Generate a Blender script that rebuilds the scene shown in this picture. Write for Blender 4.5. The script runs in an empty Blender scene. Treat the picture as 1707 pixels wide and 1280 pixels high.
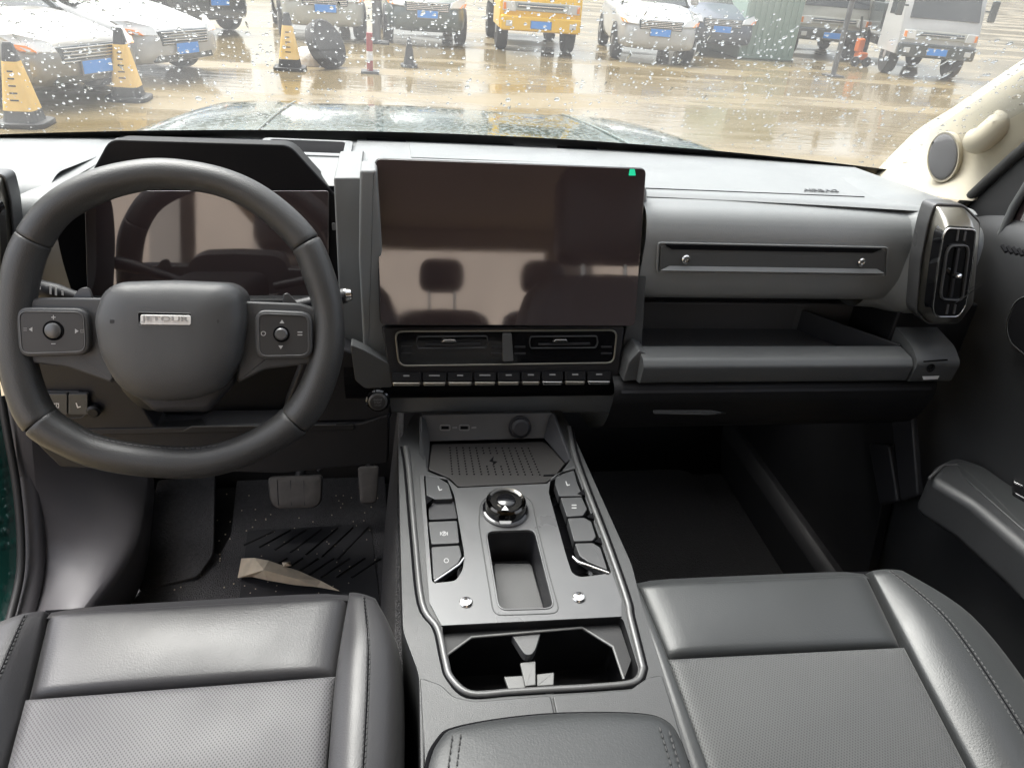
import bpy, bmesh, math, random
from mathutils import Vector, Matrix
random.seed(7)
R = math.radians
V = Vector
sc = bpy.context.scene
col = sc.collection

# ------------------------------------------------------------------ camera
F, CX, CY = 1260.0, 853.5, 640.0            # focal length and centre in pixels of the 1707 x 1280 photograph
ex = V((8000, -70, F)).normalized()          # the car's axes seen from the camera (right, down, forward)
ey = V((-(70 * 735 + F * F) / 8000, -735, F)).normalized()
ez = ex.cross(ey)
CAM = V((-.145, -.926, 1.08))
cd = bpy.data.cameras.new('camera')
cam = bpy.data.objects.new('camera', cd); col.objects.link(cam)
cr = V((ex.x, ey.x, ez.x)); cdn = V((ex.y, ey.y, ez.y)); cf = V((ex.z, ey.z, ez.z))
cam.matrix_world = Matrix(((cr.x, -cdn.x, -cf.x, CAM.x), (cr.y, -cdn.y, -cf.y, CAM.y), (cr.z, -cdn.z, -cf.z, CAM.z), (0, 0, 0, 1)))
cd.sensor_width = 36; cd.lens = 36 * F / 1707; cd.clip_start = .02; cd.clip_end = 800
sc.camera = cam

# ------------------------------------------------------------------ daylight: overcast sky and a very soft sun
SUN_EL, SUN_ROT = 62, -35
w = bpy.data.worlds.new('World'); sc.world = w; w.use_nodes = True
nt = w.node_tree; bg = nt.nodes['Background']
sky = nt.nodes.new('ShaderNodeTexSky'); sky.sky_type = 'NISHITA'; sky.sun_disc = False
sky.sun_elevation = R(SUN_EL); sky.sun_rotation = R(SUN_ROT); sky.dust_density = 6; sky.air_density = 1.0; sky.ozone_density = 1
hs = nt.nodes.new('ShaderNodeHueSaturation'); hs.inputs['Saturation'].default_value = .42
nt.links.new(sky.outputs[0], hs.inputs['Color']); nt.links.new(hs.outputs[0], bg.inputs[0]); bg.inputs[1].default_value = .15
sd = bpy.data.lights.new('sun', 'SUN'); sd.energy = 1.5; sd.angle = R(40); sd.color = (.98, .99, 1)
so = bpy.data.objects.new('sun', sd); col.objects.link(so); so.location = (0, 0, 30)
_a = R(SUN_ROT); sdir = V((math.sin(_a) * math.cos(R(SUN_EL)), math.cos(_a) * math.cos(R(SUN_EL)), math.sin(R(SUN_EL))))
so.rotation_euler = sdir.to_track_quat('Z', 'Y').to_euler()
sc.view_settings.view_transform = 'Standard'; sc.view_settings.look = 'None'
sc.view_settings.exposure = 1.75; sc.view_settings.gamma = 1; sc.view_settings.use_curve_mapping = False
sc.render.engine = 'CYCLES'
sc.cycles.use_denoising = True; sc.cycles.max_bounces = 10; sc.cycles.diffuse_bounces = 5; sc.cycles.glossy_bounces = 4
sc.cycles.transparent_max_bounces = 12; sc.cycles.transmission_bounces = 6
sc.cycles.caustics_reflective = False; sc.cycles.caustics_refractive = False; sc.cycles.sample_clamp_indirect = 8

# ------------------------------------------------------------------ measuring helpers: a pixel's line of sight meets a plane of the car
def ray(px, py):
    v = V((px - CX, py - CY, F)); return V((ex.dot(v), ey.dot(v), ez.dot(v)))
class PL:
    def __init__(s, p, n): s.p = V(p); s.n = V(n).normalized()
    def __call__(s, px, py, off=0):
        d = ray(px, py); p = s.p + s.n * off
        return CAM + d * ((p - CAM).dot(s.n) / d.dot(s.n))
    def L(s, pts, off=0): return [s(x, y, off) for x, y in pts]
def PY(y): return PL((0, y, 0), (0, -1, 0))
def PZ(z): return PL((0, 0, z), (0, 0, 1))
def PX(x): return PL((x, 0, 0), (-1 if x > 0 else 1, 0, 0))

# ------------------------------------------------------------------ materials
MATS = {}
def mat(name, c, rough=.5, metal=0, bump=0, bscale=600, var=.08, vscale=9, coat=0, spec=.5, em=None, rvar=.08, sheen=0, bdist=.001, wr=0):
    m = bpy.data.materials.new(name); m.use_nodes = True; t = m.node_tree; N = t.nodes; b = N['Principled BSDF']
    b.inputs['Metallic'].default_value = metal; b.inputs['Specular IOR Level'].default_value = spec
    b.inputs['Coat Weight'].default_value = coat; b.inputs['Coat Roughness'].default_value = .05
    b.inputs['Sheen Weight'].default_value = sheen
    tc = N.new('ShaderNodeTexCoord')
    nz = N.new('ShaderNodeTexNoise'); nz.inputs['Scale'].default_value = vscale; nz.inputs['Detail'].default_value = 5
    t.links.new(tc.outputs['Object'], nz.inputs['Vector'])
    mx = N.new('ShaderNodeMix'); mx.data_type = 'RGBA'
    mx.inputs[6].default_value = (*[max(0, x * (1 - var)) for x in c], 1); mx.inputs[7].default_value = (*[min(1, x * (1 + var)) for x in c], 1)
    t.links.new(nz.outputs[0], mx.inputs[0]); t.links.new(mx.outputs[2], b.inputs['Base Color'])
    mr = N.new('ShaderNodeMapRange'); mr.inputs[1].default_value = .3; mr.inputs[2].default_value = .7
    mr.inputs[3].default_value = max(.01, rough - rvar * rough); mr.inputs[4].default_value = min(1, rough + rvar * rough)
    t.links.new(nz.outputs[0], mr.inputs[0]); t.links.new(mr.outputs[0], b.inputs['Roughness'])
    if bump:
        n2 = N.new('ShaderNodeTexNoise'); n2.inputs['Scale'].default_value = bscale; n2.inputs['Detail'].default_value = 2
        t.links.new(tc.outputs['Object'], n2.inputs['Vector'])
        bp = N.new('ShaderNodeBump'); bp.inputs['Strength'].default_value = bump; bp.inputs['Distance'].default_value = bdist
        t.links.new(n2.outputs[0], bp.inputs['Height']); t.links.new(bp.outputs[0], b.inputs['Normal'])
        if wr:
            n3 = N.new('ShaderNodeTexNoise'); n3.inputs['Scale'].default_value = 14; n3.inputs['Detail'].default_value = 6; n3.inputs['Distortion'].default_value = .8
            t.links.new(tc.outputs['Object'], n3.inputs['Vector'])
            b3 = N.new('ShaderNodeBump'); b3.inputs['Strength'].default_value = wr; b3.inputs['Distance'].default_value = .006
            t.links.new(n3.outputs[0], b3.inputs['Height']); t.links.new(b3.outputs[0], bp.inputs['Normal'])
    if em:
        b.inputs['Emission Color'].default_value = (*em[:3], 1); b.inputs['Emission Strength'].default_value = em[3]
    MATS[name] = m; return m
mat('dash_soft', (.215, .223, .224), .38, bump=.3, bscale=1500, rvar=.25, wr=.03)
mat('dash_hard', (.085, .088, .089), .38, bump=.3, bscale=1500, rvar=.25)
mat('dark_plastic', (.022, .022, .025), .5, bump=.2, bscale=1000)
mat('black_plastic', (.008, .008, .009), .55, bump=.15, bscale=900)
mat('groove', (.005, .005, .006), .9, spec=.1)
mat('piano_black', (.006, .006, .007), .08, coat=.6, bump=0)
mat('screen_glass', (.040, .028, .028), .04, spec=1.0, var=.02, rvar=.7, vscale=14, coat=1)  # brown base colour paints in a veil of cabin reflection
mat('visor_black', (.004, .004, .005), .45, spec=.2)
mat('chrome', (.75, .74, .72), .14, 1, var=.03)
mat('smoked_chrome', (.45, .43, .38), .32, 1, var=.05)
mat('dark_chrome', (.10, .095, .085), .12, 1)
mat('rail_trim', (.12, .12, .12), .34, .3, bump=.1, bscale=1500)
mat('satin_silver', (.115, .116, .118), .33, .45, bump=.1, bscale=1500, rvar=.3)
mat('rail_plastic', (.046, .047, .048), .38, bump=.25, bscale=1300, rvar=.25)
mat('button_gray', (.055, .056, .058), .38, bump=.1, bscale=1500)
mat('switch_gray', (.035, .034, .034), .38)
mat('print_white', (.8, .8, .8), .6)
mat('emblem_silver', (.78, .77, .75), .35, .25)
mat('emblem_gray', (.40, .40, .39), .3, .6)
mat('door_plastic', (.035, .036, .038), .45, bump=.3, bscale=1300, rvar=.25)
mat('print_dim', (.2, .2, .2), .6)
mat('print_gray', (.42, .42, .42), .6)
mat('leather', (.033, .032, .034), .37, bump=.25, bscale=560, bdist=.0007, sheen=.08, rvar=.2, wr=.03)
mat('leather_cool', (.030, .032, .033), .38, bump=.25, bscale=560, bdist=.0007, sheen=.08, rvar=.2, wr=.03)
mat('wheel_leather', (.042, .042, .042), .4, bump=.4, bscale=800, spec=.6, rvar=.25)
mat('wheel_cover', (.066, .067, .069), .42, bump=.25, bscale=1400, rvar=.2)
mat('stitch', (.06, .06, .06), .7)
mat('cream', (.44, .40, .31), .7, bump=.3, bscale=700)
mat('headliner', (.52, .47, .43), .9, bump=.2, bscale=500)
mat('mesh_gray', (.16, .16, .165), .6, bump=.6, bscale=1800, bdist=.002)
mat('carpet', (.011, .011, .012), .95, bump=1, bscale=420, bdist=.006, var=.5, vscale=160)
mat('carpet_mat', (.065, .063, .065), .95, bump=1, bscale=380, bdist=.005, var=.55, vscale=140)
mat('rubber', (.02, .02, .02), .6)
mat('pedal_rubber', (.075, .07, .066), .6, bump=.3, bscale=200, var=.4, vscale=60)
mat('kick_trim', (.11, .105, .11), .4, bump=.25, bscale=1000, rvar=.25)  # dark grey plastic made lighter, doorway light put into the colour
mat('green_paint', (.006, .055, .045), .2, coat=1, var=.1)
mat('paper', (.55, .47, .36), .8, bump=.3, bscale=60, bdist=.004, var=.35, vscale=40)
mat('tray_gray', (.085, .085, .086), .48, bump=.25, bscale=900)
mat('mat_rubber', (.022, .020, .019), .5, bump=.15, bscale=600)
mat('ledge_gray', (.13, .13, .127), .4)
mat('green_glow', (.02, .3, .2), .5, em=(.0, .55, .25, .28))
mat('brick_pale', (.75, .64, .55), .9, var=.2, vscale=2)

def perforated(name, c):
    m = mat(name, c, .5, sheen=.15, rvar=.2); t = m.node_tree; N = t.nodes; b = N['Principled BSDF']
    tc = N.new('ShaderNodeTexCoord'); mp = N.new('ShaderNodeMapping'); mp.inputs['Rotation'].default_value = (0, 0, R(38)); mp.inputs['Scale'].default_value = (430, 300, 1)
    t.links.new(tc.outputs['Object'], mp.inputs[0])
    sx = N.new('ShaderNodeSeparateXYZ'); t.links.new(mp.outputs[0], sx.inputs[0])
    def fr(o):
        f = N.new('ShaderNodeMath'); f.operation = 'PINGPONG'; f.inputs[1].default_value = .5; t.links.new(o, f.inputs[0])
        q = N.new('ShaderNodeMath'); q.operation = 'POWER'; q.inputs[1].default_value = 2; t.links.new(f.outputs[0], q.inputs[0]); return q.outputs[0]
    ad = N.new('ShaderNodeMath'); ad.operation = 'ADD'; t.links.new(fr(sx.outputs[0]), ad.inputs[0]); t.links.new(fr(sx.outputs[1]), ad.inputs[1])
    mr = N.new('ShaderNodeMapRange'); mr.inputs[1].default_value = .05; mr.inputs[2].default_value = .13; mr.inputs[3].default_value = .35; mr.inputs[4].default_value = 1
    t.links.new(ad.outputs[0], mr.inputs[0])
    src = b.inputs['Base Color'].links[0].from_socket
    mu = N.new('ShaderNodeMix'); mu.data_type = 'RGBA'; mu.blend_type = 'MULTIPLY'; mu.inputs[0].default_value = 1
    cb = N.new('ShaderNodeCombineColor'); [t.links.new(mr.outputs[0], cb.inputs[i]) for i in range(3)]
    t.links.new(src, mu.inputs[6]); t.links.new(cb.outputs[0], mu.inputs[7]); t.links.new(mu.outputs[2], b.inputs['Base Color'])
    bp = N.new('ShaderNodeBump'); bp.inputs['Strength'].default_value = .6; bp.inputs['Distance'].default_value = .001
    t.links.new(mr.outputs[0], bp.inputs['Height']); t.links.new(bp.outputs[0], b.inputs['Normal'])
perforated('perforated', (.105, .102, .107)); perforated('perforated_cool', (.07, .072, .073))  # driver copy is lighter and pinker, window sheen put into the colour

def glass_mat(name, tint, haze, rough=.0):
    m = bpy.data.materials.new(name); m.use_nodes = True; t = m.node_tree; N = t.nodes; N.remove(N['Principled BSDF'])
    out = N['Material Output']; tr = N.new('ShaderNodeBsdfTransparent'); tr.inputs[0].default_value = (*tint, 1)
    tl = N.new('ShaderNodeBsdfTranslucent'); tl.inputs[0].default_value = (.9, .9, .88, 1)
    gl = N.new('ShaderNodeBsdfGlossy'); gl.inputs['Roughness'].default_value = rough
    m1 = N.new('ShaderNodeMixShader'); tc = N.new('ShaderNodeTexCoord'); nz = N.new('ShaderNodeTexNoise'); nz.inputs['Scale'].default_value = 6; nz.inputs['Detail'].default_value = 6
    t.links.new(tc.outputs['Object'], nz.inputs['Vector'])
    mr = N.new('ShaderNodeMapRange'); mr.inputs[1].default_value = .3; mr.inputs[2].default_value = .75; mr.inputs[3].default_value = haze * .5; mr.inputs[4].default_value = haze * 1.6
    t.links.new(nz.outputs[0], mr.inputs[0]); t.links.new(mr.outputs[0], m1.inputs[0])
    t.links.new(tr.outputs[0], m1.inputs[1]); t.links.new(tl.outputs[0], m1.inputs[2])
    lw = N.new('ShaderNodeLayerWeight'); pw = N.new('ShaderNodeMath'); pw.operation = 'POWER'; pw.inputs[1].default_value = 5; t.links.new(lw.outputs['Facing'], pw.inputs[0])
    fr = N.new('ShaderNodeMath'); fr.operation = 'MULTIPLY_ADD'; fr.inputs[1].default_value = .6; fr.inputs[2].default_value = .045; t.links.new(pw.outputs[0], fr.inputs[0]); m2 = N.new('ShaderNodeMixShader')
    t.links.new(fr.outputs[0], m2.inputs[0]); t.links.new(m1.outputs[0], m2.inputs[1]); t.links.new(gl.outputs[0], m2.inputs[2])
    t.links.new(m2.outputs[0], out.inputs[0]); MATS[name] = m
glass_mat('windshield_glass', (.80, .82, .80), .035)
glass_mat('side_glass', (.5, .55, .52), .01)
m = bpy.data.materials.new('water_drop'); m.use_nodes = True; b = m.node_tree.nodes['Principled BSDF']
b.inputs['Transmission Weight'].default_value = 1; b.inputs['IOR'].default_value = 1.33; b.inputs['Roughness'].default_value = .02; MATS['water_drop'] = m

# ------------------------------------------------------------------ mesh helpers
WORLD = {}
def obj(name, vs, fs, m, parent=None, smooth=True, bevel=0, seg=2, sub=0, sharp=35, loc=None):
    vs = [V(v) for v in vs]
    c = V(loc) if loc is not None else sum(vs, V()) / len(vs)
    me = bpy.data.meshes.new(name); me.from_pydata([v - c for v in vs], [], fs); me.validate(); me.update()
    bm = bmesh.new(); bm.from_mesh(me); bmesh.ops.recalc_face_normals(bm, faces=bm.faces); bm.to_mesh(me); bm.free()
    me.materials.append(MATS[m])
    if smooth:
        for p in me.polygons: p.use_smooth = True
        if not bevel: me.set_sharp_from_angle(angle=R(sharp))
    o = bpy.data.objects.new(name, me); col.objects.link(o)
    WORLD[o] = c
    if parent is not None: o.parent = parent; o.location = c - WORLD[parent]
    else: o.location = c
    if bevel:
        b = o.modifiers.new('bevel', 'BEVEL'); b.width = bevel; b.segments = seg; b.limit_method = 'ANGLE'; b.angle_limit = R(28); b.harden_normals = True; b.use_clamp_overlap = False
    if sub:
        s = o.modifiers.new('sub', 'SUBSURF'); s.levels = sub; s.render_levels = sub
    return o
def tag(o, label=None, cat=None, group=None, kind=None):
    if label: o['label'] = label
    if cat: o['category'] = cat
    if group: o['group'] = group
    if kind: o['kind'] = kind
    return o
def thing(name, loc, label, cat, group=None):
    o = bpy.data.objects.new(name, None); col.objects.link(o); o.location = loc; o.empty_display_size = .05
    WORLD[o] = V(loc); return tag(o, label, cat, group)
def rnd(pts, r, k=4):
    out = []; n = len(pts)
    for i in range(n):
        p, a, b = V(pts[i]), V(pts[i - 1]), V(pts[(i + 1) % n])
        ri = r[i] if isinstance(r, (list, tuple)) else r
        da, db = a - p, b - p; d = min(ri, da.length * .48, db.length * .48)
        if d < 1e-5: out.append(p); continue
        q0, q1 = p + da.normalized() * d, p + db.normalized() * d
        for j in range(k + 1):
            t = j / k; out.append(q0 * (1 - t) ** 2 + p * 2 * t * (1 - t) + q1 * t * t)
    return out
def slab(name, ol, n, d, m, parent=None, bevel=.002, seg=2, taper=1.0, **k):
    n = V(n).normalized(); N = len(ol); c = sum((V(p) for p in ol), V()) / N
    back = [c + (V(p) - c) * taper - n * d for p in ol]
    return obj(name, list(ol) + back, [list(range(N)), list(range(2 * N - 1, N - 1, -1))] + [[i, (i + 1) % N, N + (i + 1) % N, N + i] for i in range(N)], m, parent, bevel=bevel, seg=seg, **k)
def ring(name, a, b, n, d, m, parent=None, bevel=.001, seg=2):
    n = V(n).normalized(); N = len(a); vs = list(a) + list(b) + [p - n * d for p in a] + [p - n * d for p in b]; fs = []
    for i in range(N):
        j = (i + 1) % N
        fs += [[i, j, N + j, N + i], [2 * N + i, 2 * N + j, j, i], [N + i, N + j, 3 * N + j, 3 * N + i], [2 * N + i, 3 * N + i, 3 * N + j, 2 * N + j]]
    return obj(name, vs, fs, m, parent, bevel=bevel, seg=seg)
def shrink(ol, d):
    c = sum(ol, V()) / len(ol); n = len(ol); out = []
    nrm = V()
    for i in range(n): nrm += (ol[i] - c).cross(ol[(i + 1) % n] - c)
    nrm.normalize()
    for i in range(n):
        t = (ol[(i + 1) % n] - ol[i - 1])
        out.append(ol[i] + nrm.cross(t).normalized() * d)
    return out
def frame(name, ol, wd, n, d, m, parent=None, bevel=.0008, seg=2): return ring(name, ol, shrink(ol, wd), n, d, m, parent, bevel, seg)
def cup(name, ol, n, d, m, parent=None, taper=.9, **k):
    n = V(n).normalized(); N = len(ol); c = sum((V(p) for p in ol), V()) / N
    back = [c + (V(p) - c) * taper - n * d for p in ol]
    return obj(name, list(ol) + back, [list(range(N, 2 * N))] + [[i, (i + 1) % N, N + (i + 1) % N, N + i] for i in range(N)], m, parent, **k)
def holed(name, outer, holes, n, d, m, parent=None):
    n = V(n).normalized(); bm = bmesh.new(); loops = []
    for lp in [outer] + holes:
        vs = [bm.verts.new(p) for p in lp]; es = [bm.edges.new((vs[i], vs[(i + 1) % len(vs)])) for i in range(len(vs))]; loops.append((vs, es))
    bmesh.ops.triangle_fill(bm, use_beauty=True, edges=[e for _, es in loops for e in es], normal=n)
    for vs, _ in loops:
        lo = [bm.verts.new(v.co - n * d) for v in vs]
        for i in range(len(vs)):
            j = (i + 1) % len(vs); bm.faces.new((vs[i], vs[j], lo[j], lo[i]))
    bm.verts.index_update(); vv = [v.co.copy() for v in bm.verts]; ff = [[v.index for v in f.verts] for f in bm.faces]; bm.free()
    return obj(name, vv, ff, m, parent)
def dome(name, ol, n, h, m, parent=None, rings=8, p=2.4, skirt=.012, **k):
    n = V(n).normalized(); N = len(ol); c = sum((V(q) for q in ol), V()) / N; vs = [V(q) - n * skirt for q in ol]; fs = []
    for i in range(rings):
        s = math.cos(i / rings * math.pi / 2) if p < 2.01 else 1 - (i / rings) ** 1.6
        hh = h * (1 - s ** p) ** (1 / p); vs += [c + (V(q) - c) * s + n * hh for q in ol]
    vs.append(c + n * h)
    for r_ in range(rings):
        for i in range(N): fs.append([r_ * N + i, r_ * N + (i + 1) % N, (r_ + 1) * N + (i + 1) % N, (r_ + 1) * N + i])
    for i in range(N): fs.append([rings * N + i, rings * N + (i + 1) % N, (rings + 1) * N])
    fs.append(list(range(N)))
    return obj(name, vs, fs, m, parent, **k)
def crom(pts, n=8, closed=False):
    out = []; L = len(pts)
    for i in range(L if closed else L - 1):
        if closed: p = [pts[(i + k) % L] for k in (-1, 0, 1, 2)]
        else: p = [pts[max(0, i - 1)], pts[i], pts[i + 1], pts[min(L - 1, i + 2)]]
        for j in range(n):
            t = j / n
            out.append(tuple(.5 * (2 * b + (c - a) * t + (2 * a - 5 * b + 4 * c - d) * t * t + (3 * b - a - 3 * c + d) * t ** 3) for a, b, c, d in zip(*p)))
    if not closed: out.append(tuple(pts[-1]))
    return out
def tube(name, path, r, m, parent=None, sides=12, closed=False, flat=1.0, up=None, **k):
    path = [V(p) for p in path]; L = len(path); rs = r if isinstance(r, (list, tuple)) else [r] * L; vs = []; fs = []
    prev = V(up) if up is not None else None
    for i, p in enumerate(path):
        if closed: t = path[(i + 1) % L] - path[i - 1]
        else: t = path[min(L - 1, i + 1)] - path[max(0, i - 1)]
        t.normalize()
        if prev is None: prev = V((0, 0, 1)) if abs(t.z) < .9 else V((1, 0, 0))
        u = (prev - t * prev.dot(t)).normalized(); wv = t.cross(u)
        if up is None: prev = u
        for s in range(sides):
            a = 2 * math.pi * s / sides; vs.append(p + u * math.cos(a) * rs[i] * flat + wv * math.sin(a) * rs[i])
    for i in range(L if closed else L - 1):
        for s in range(sides):
            q = (i + 1) % L; fs.append([i * sides + s, i * sides + (s + 1) % sides, q * sides + (s + 1) % sides, q * sides + s])
    if not closed: fs += [list(range(sides))[::-1], list(range((L - 1) * sides, L * sides))]
    return obj(name, vs, fs, m, parent, sharp=60, **k)
def loft(name, secs, m, parent=None, closed=False, caps=False, **k):
    n = len(secs[0]); vs = [p for s in secs for p in s]; fs = []
    for i in range(len(secs) - 1):
        for j in range(n if closed else n - 1):
            q = (j + 1) % n; fs.append([i * n + j, i * n + q, (i + 1) * n + q, (i + 1) * n + j])
    if caps: fs += [list(range(n)), list(range((len(secs) - 1) * n, len(secs) * n))]
    return obj(name, vs, fs, m, parent, **k)
def patch(name, c, n, m, parent=None, nu=20, nv=14, bulge=.006, edge=.008, skirt=.03, ew=.12, **k):
    """upholstered panel: corner points c00 c10 c11 c01, bulging along n and tucked in at the edges"""
    n = V(n).normalized(); vs = []; fs = []
    def pf(t): q = min(t, 1 - t) / ew; return 1 if q > 1 else math.sqrt(max(0, 1 - (1 - q) ** 2))
    def smp(k_): ts = [0, .015, .035, .065, .11, .18]; return ts + [.18 + (.64) * i / (k_ + 1) for i in range(1, k_ + 1)] + [1 - t for t in reversed(ts)]
    us, ws = smp(nu), smp(nv); A, B, C, D = [V(q) for q in c]; lu, lv = (B - A).length, (D - A).length
    for iv, v in enumerate(ws):
        for iu, u in enumerate(us):
            p = A * (1 - u) * (1 - v) + B * u * (1 - v) + C * u * v + D * (1 - u) * v
            e = pf(u) * pf(v); vs.append(p + n * (bulge * 16 * u * (1 - u) * v * (1 - v) - edge * (1 - e)))
    W, H = len(us), len(ws)
    for i in range(H - 1):
        for j in range(W - 1): fs.append([i * W + j, i * W + j + 1, (i + 1) * W + j + 1, (i + 1) * W + j])
    border = list(range(W)) + [i * W + W - 1 for i in range(1, H)] + [(H - 1) * W + j for j in range(W - 2, -1, -1)] + [i * W for i in range(H - 2, 0, -1)]
    b0 = len(vs); vs += [vs[i] - n * skirt for i in border]
    for i in range(len(border)): j = (i + 1) % len(border); fs.append([border[i], border[j], b0 + j, b0 + i])
    return obj(name, vs, fs, m, parent, sharp=70, **k)
def strip(name, inner, outer, prof, n, m, parent=None, k=6, front=None, **kw):
    """bolster: sweep of a hump profile [(t,h)] between two rails"""
    n = V(n).normalized(); A = [V(p) for p in crom([tuple(p) for p in inner], k)]; B = [V(p) for p in crom([tuple(p) for p in outer], k)]
    prof = crom(prof, 4); secs = []
    if front:
        for fo, dn in front:
            secs.append([a.lerp(b, t) + V((0, fo, 0)) + n * ((h * .25 if h > 0 else h) - dn) for (t, h), a, b in [(q, A[0], B[0]) for q in prof]])
    for i_, (a, b) in enumerate(zip(A, B)):
        hs_ = min(1, .25 + 2.6 * i_ / len(A)); secs.append([a.lerp(b, t) + n * (h * hs_ if h > 0 else h) for t, h in prof])
    return loft(name, secs, m, parent, sharp=70, **kw)
def lathe(name, c, ax, prof, m, parent=None, seg=32, **k):
    ax = V(ax).normalized(); u = ax.orthogonal().normalized(); wv = ax.cross(u); c = V(c); vs = []; fs = []
    for r_, h in prof:
        for s in range(seg): a = 2 * math.pi * s / seg; vs.append(c + ax * h + (u * math.cos(a) + wv * math.sin(a)) * max(r_, 1e-5))
    for i in range(len(prof) - 1):
        for s in range(seg): fs.append([i * seg + s, i * seg + (s + 1) % seg, (i + 1) * seg + (s + 1) % seg, (i + 1) * seg + s])
    fs += [list(range(seg)), list(range((len(prof) - 1) * seg, len(prof) * seg))]
    return obj(name, vs, fs, m, parent, **k)
def box(name, lo, hi, m, parent=None, bevel=.003, seg=2, **k):
    (a, b, c), (d, e, f) = lo, hi
    return slab(name, [V((a, b, f)), V((d, b, f)), V((d, e, f)), V((a, e, f))], (0, 0, 1), f - c, m, parent, bevel, seg, **k)
def text(name, s, c, xd, n, width, m, parent=None, depth=.0004, height=None, bold=0):
    cu = bpy.data.curves.new('t', 'FONT'); cu.body = s; cu.align_x = 'CENTER'; cu.align_y = 'CENTER'; cu.extrude = depth; cu.offset = bold
    o = bpy.data.objects.new('t', cu); col.objects.link(o); bpy.context.view_layer.update()
    me = bpy.data.meshes.new_from_object(o.evaluated_get(bpy.context.evaluated_depsgraph_get())); bpy.data.objects.remove(o)
    xs = [v.co.x for v in me.vertices]; ys = [v.co.y for v in me.vertices]; wd = max(xs) - min(xs); ht = max(ys) - min(ys)
    s1 = width / wd; s2 = height / ht if height else s1
    n = V(n).normalized(); xd = (V(xd) - n * V(xd).dot(n)).normalized(); yd = n.cross(xd); c = V(c)
    x0, y0 = (max(xs) + min(xs)) / 2, (max(ys) + min(ys)) / 2
    vs = [c + xd * (v.co.x - x0) * s1 + yd * (v.co.y - y0) * s2 + n * (v.co.z) for v in me.vertices]; fs = [list(p.vertices) for p in me.polygons]
    bpy.data.meshes.remove(me)
    return obj(name, vs, fs, m, parent, smooth=False)
def dots(name, pts, n, r, m, parent=None, kind='stuff', sides=6, h=.0006):
    n = V(n).normalized(); u = n.orthogonal().normalized(); wv = n.cross(u); vs = []; fs = []
    for p in pts:
        b = len(vs)
        for hh, q in ((0, 1), (h, .7)):
            for s in range(sides): a = 2 * math.pi * s / sides; vs.append(V(p) + n * hh + (u * math.cos(a) + wv * math.sin(a)) * r * q)
        for s in range(sides): t = (s + 1) % sides; fs.append([b + s, b + t, b + sides + t, b + sides + s])
        fs.append([b + sides + s for s in range(sides)])
    return tag(obj(name, vs, fs, m, parent), kind=kind)
def stitches(name, path, n, m, parent, step=.0065, ln=.004, r=.0007):
    pts = [V(p) for p in path]; vs = []; fs = []; n = V(n).normalized(); acc = 0
    for a, b in zip(pts, pts[1:]):
        d = b - a; L = d.length; d.normalize(); s = d.cross(n).normalized(); q = -acc % step
        while q < L:
            p = a + d * q; i = len(vs)
            for e in (0, 1):
                c = p + d * ln * e
                vs += [c + s * r, c + n * r, c - s * r]
            fs += [[i, i + 1, i + 4, i + 3], [i + 1, i + 2, i + 5, i + 4], [i, i + 1, i + 2], [i + 3, i + 4, i + 5]]
            q += step
        acc += L
    if vs: return tag(obj(name, vs, fs, m, parent, smooth=False), kind='stuff')
def icon(kind, P, x, y, a, n, m, par, nm='key_symbol'):
    bars = {'bars': [(-1, -.8, 1, -.35), (-1, .35, 1, .8)], 'brake': [(-1.6, -.7, -1.25, .7), (1.25, -.7, 1.6, .7), (-.2, -.6, .15, .6), (.15, -.6, .45, 0)], 'rear': [(-1, -.9, 1, -.6), (-1, .6, 1, .9), (-.15, -.5, .15, .5)], 'plus': [(-.9, -.18, .9, .18), (-.18, -.9, .18, .9)], 'minus': [(-.9, -.18, .9, .18)]}.get(kind, [])
    vs = []; fs = []
    for x0, y0, x1, y1 in bars:
        b = len(vs); vs += [P(x + x0 * a, y + y0 * a), P(x + x1 * a, y + y0 * a), P(x + x1 * a, y + y1 * a), P(x + x0 * a, y + y1 * a)]; fs.append([b, b + 1, b + 2, b + 3])
    if kind == 'seat':
        for q in ([(-.9, -1), (-.5, -1.05), (.0, .35), (-.45, .5)], [(-.45, .5), (1, .2), (1, .6), (-.2, .95)]):
            b = len(vs); vs += [P(x + u * a, y + v * a) for u, v in q]; fs.append([b, b + 1, b + 2, b + 3])
    if kind in ('brake', 'rear', 'ring'):
        b = len(vs); k_ = 16
        for r_ in (1.0, .72):
            for i in range(k_): t = 2 * math.pi * i / k_; vs.append(P(x + r_ * a * math.cos(t) * 1.05, y + r_ * a * math.sin(t)))
        fs += [[b + i, b + (i + 1) % k_, b + k_ + (i + 1) % k_, b + k_ + i] for i in range(k_)]
    if kind in ('up', 'down', 'left', 'right'):
        d = {'up': (0, -1), 'down': (0, 1), 'left': (-1, 0), 'right': (1, 0)}[kind]; b = len(vs)
        vs += [P(x + d[0] * a, y + d[1] * a), P(x - d[0] * a * .5 - d[1] * a, y - d[1] * a * .5 + d[0] * a), P(x - d[0] * a * .5 + d[1] * a, y - d[1] * a * .5 - d[0] * a)]; fs.append([b, b + 1, b + 2])
    return obj(nm, vs, fs, m, par, smooth=False)
def mirx(pts): return [V((-p.x, p.y, p.z)) for p in reversed(pts)]

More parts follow.
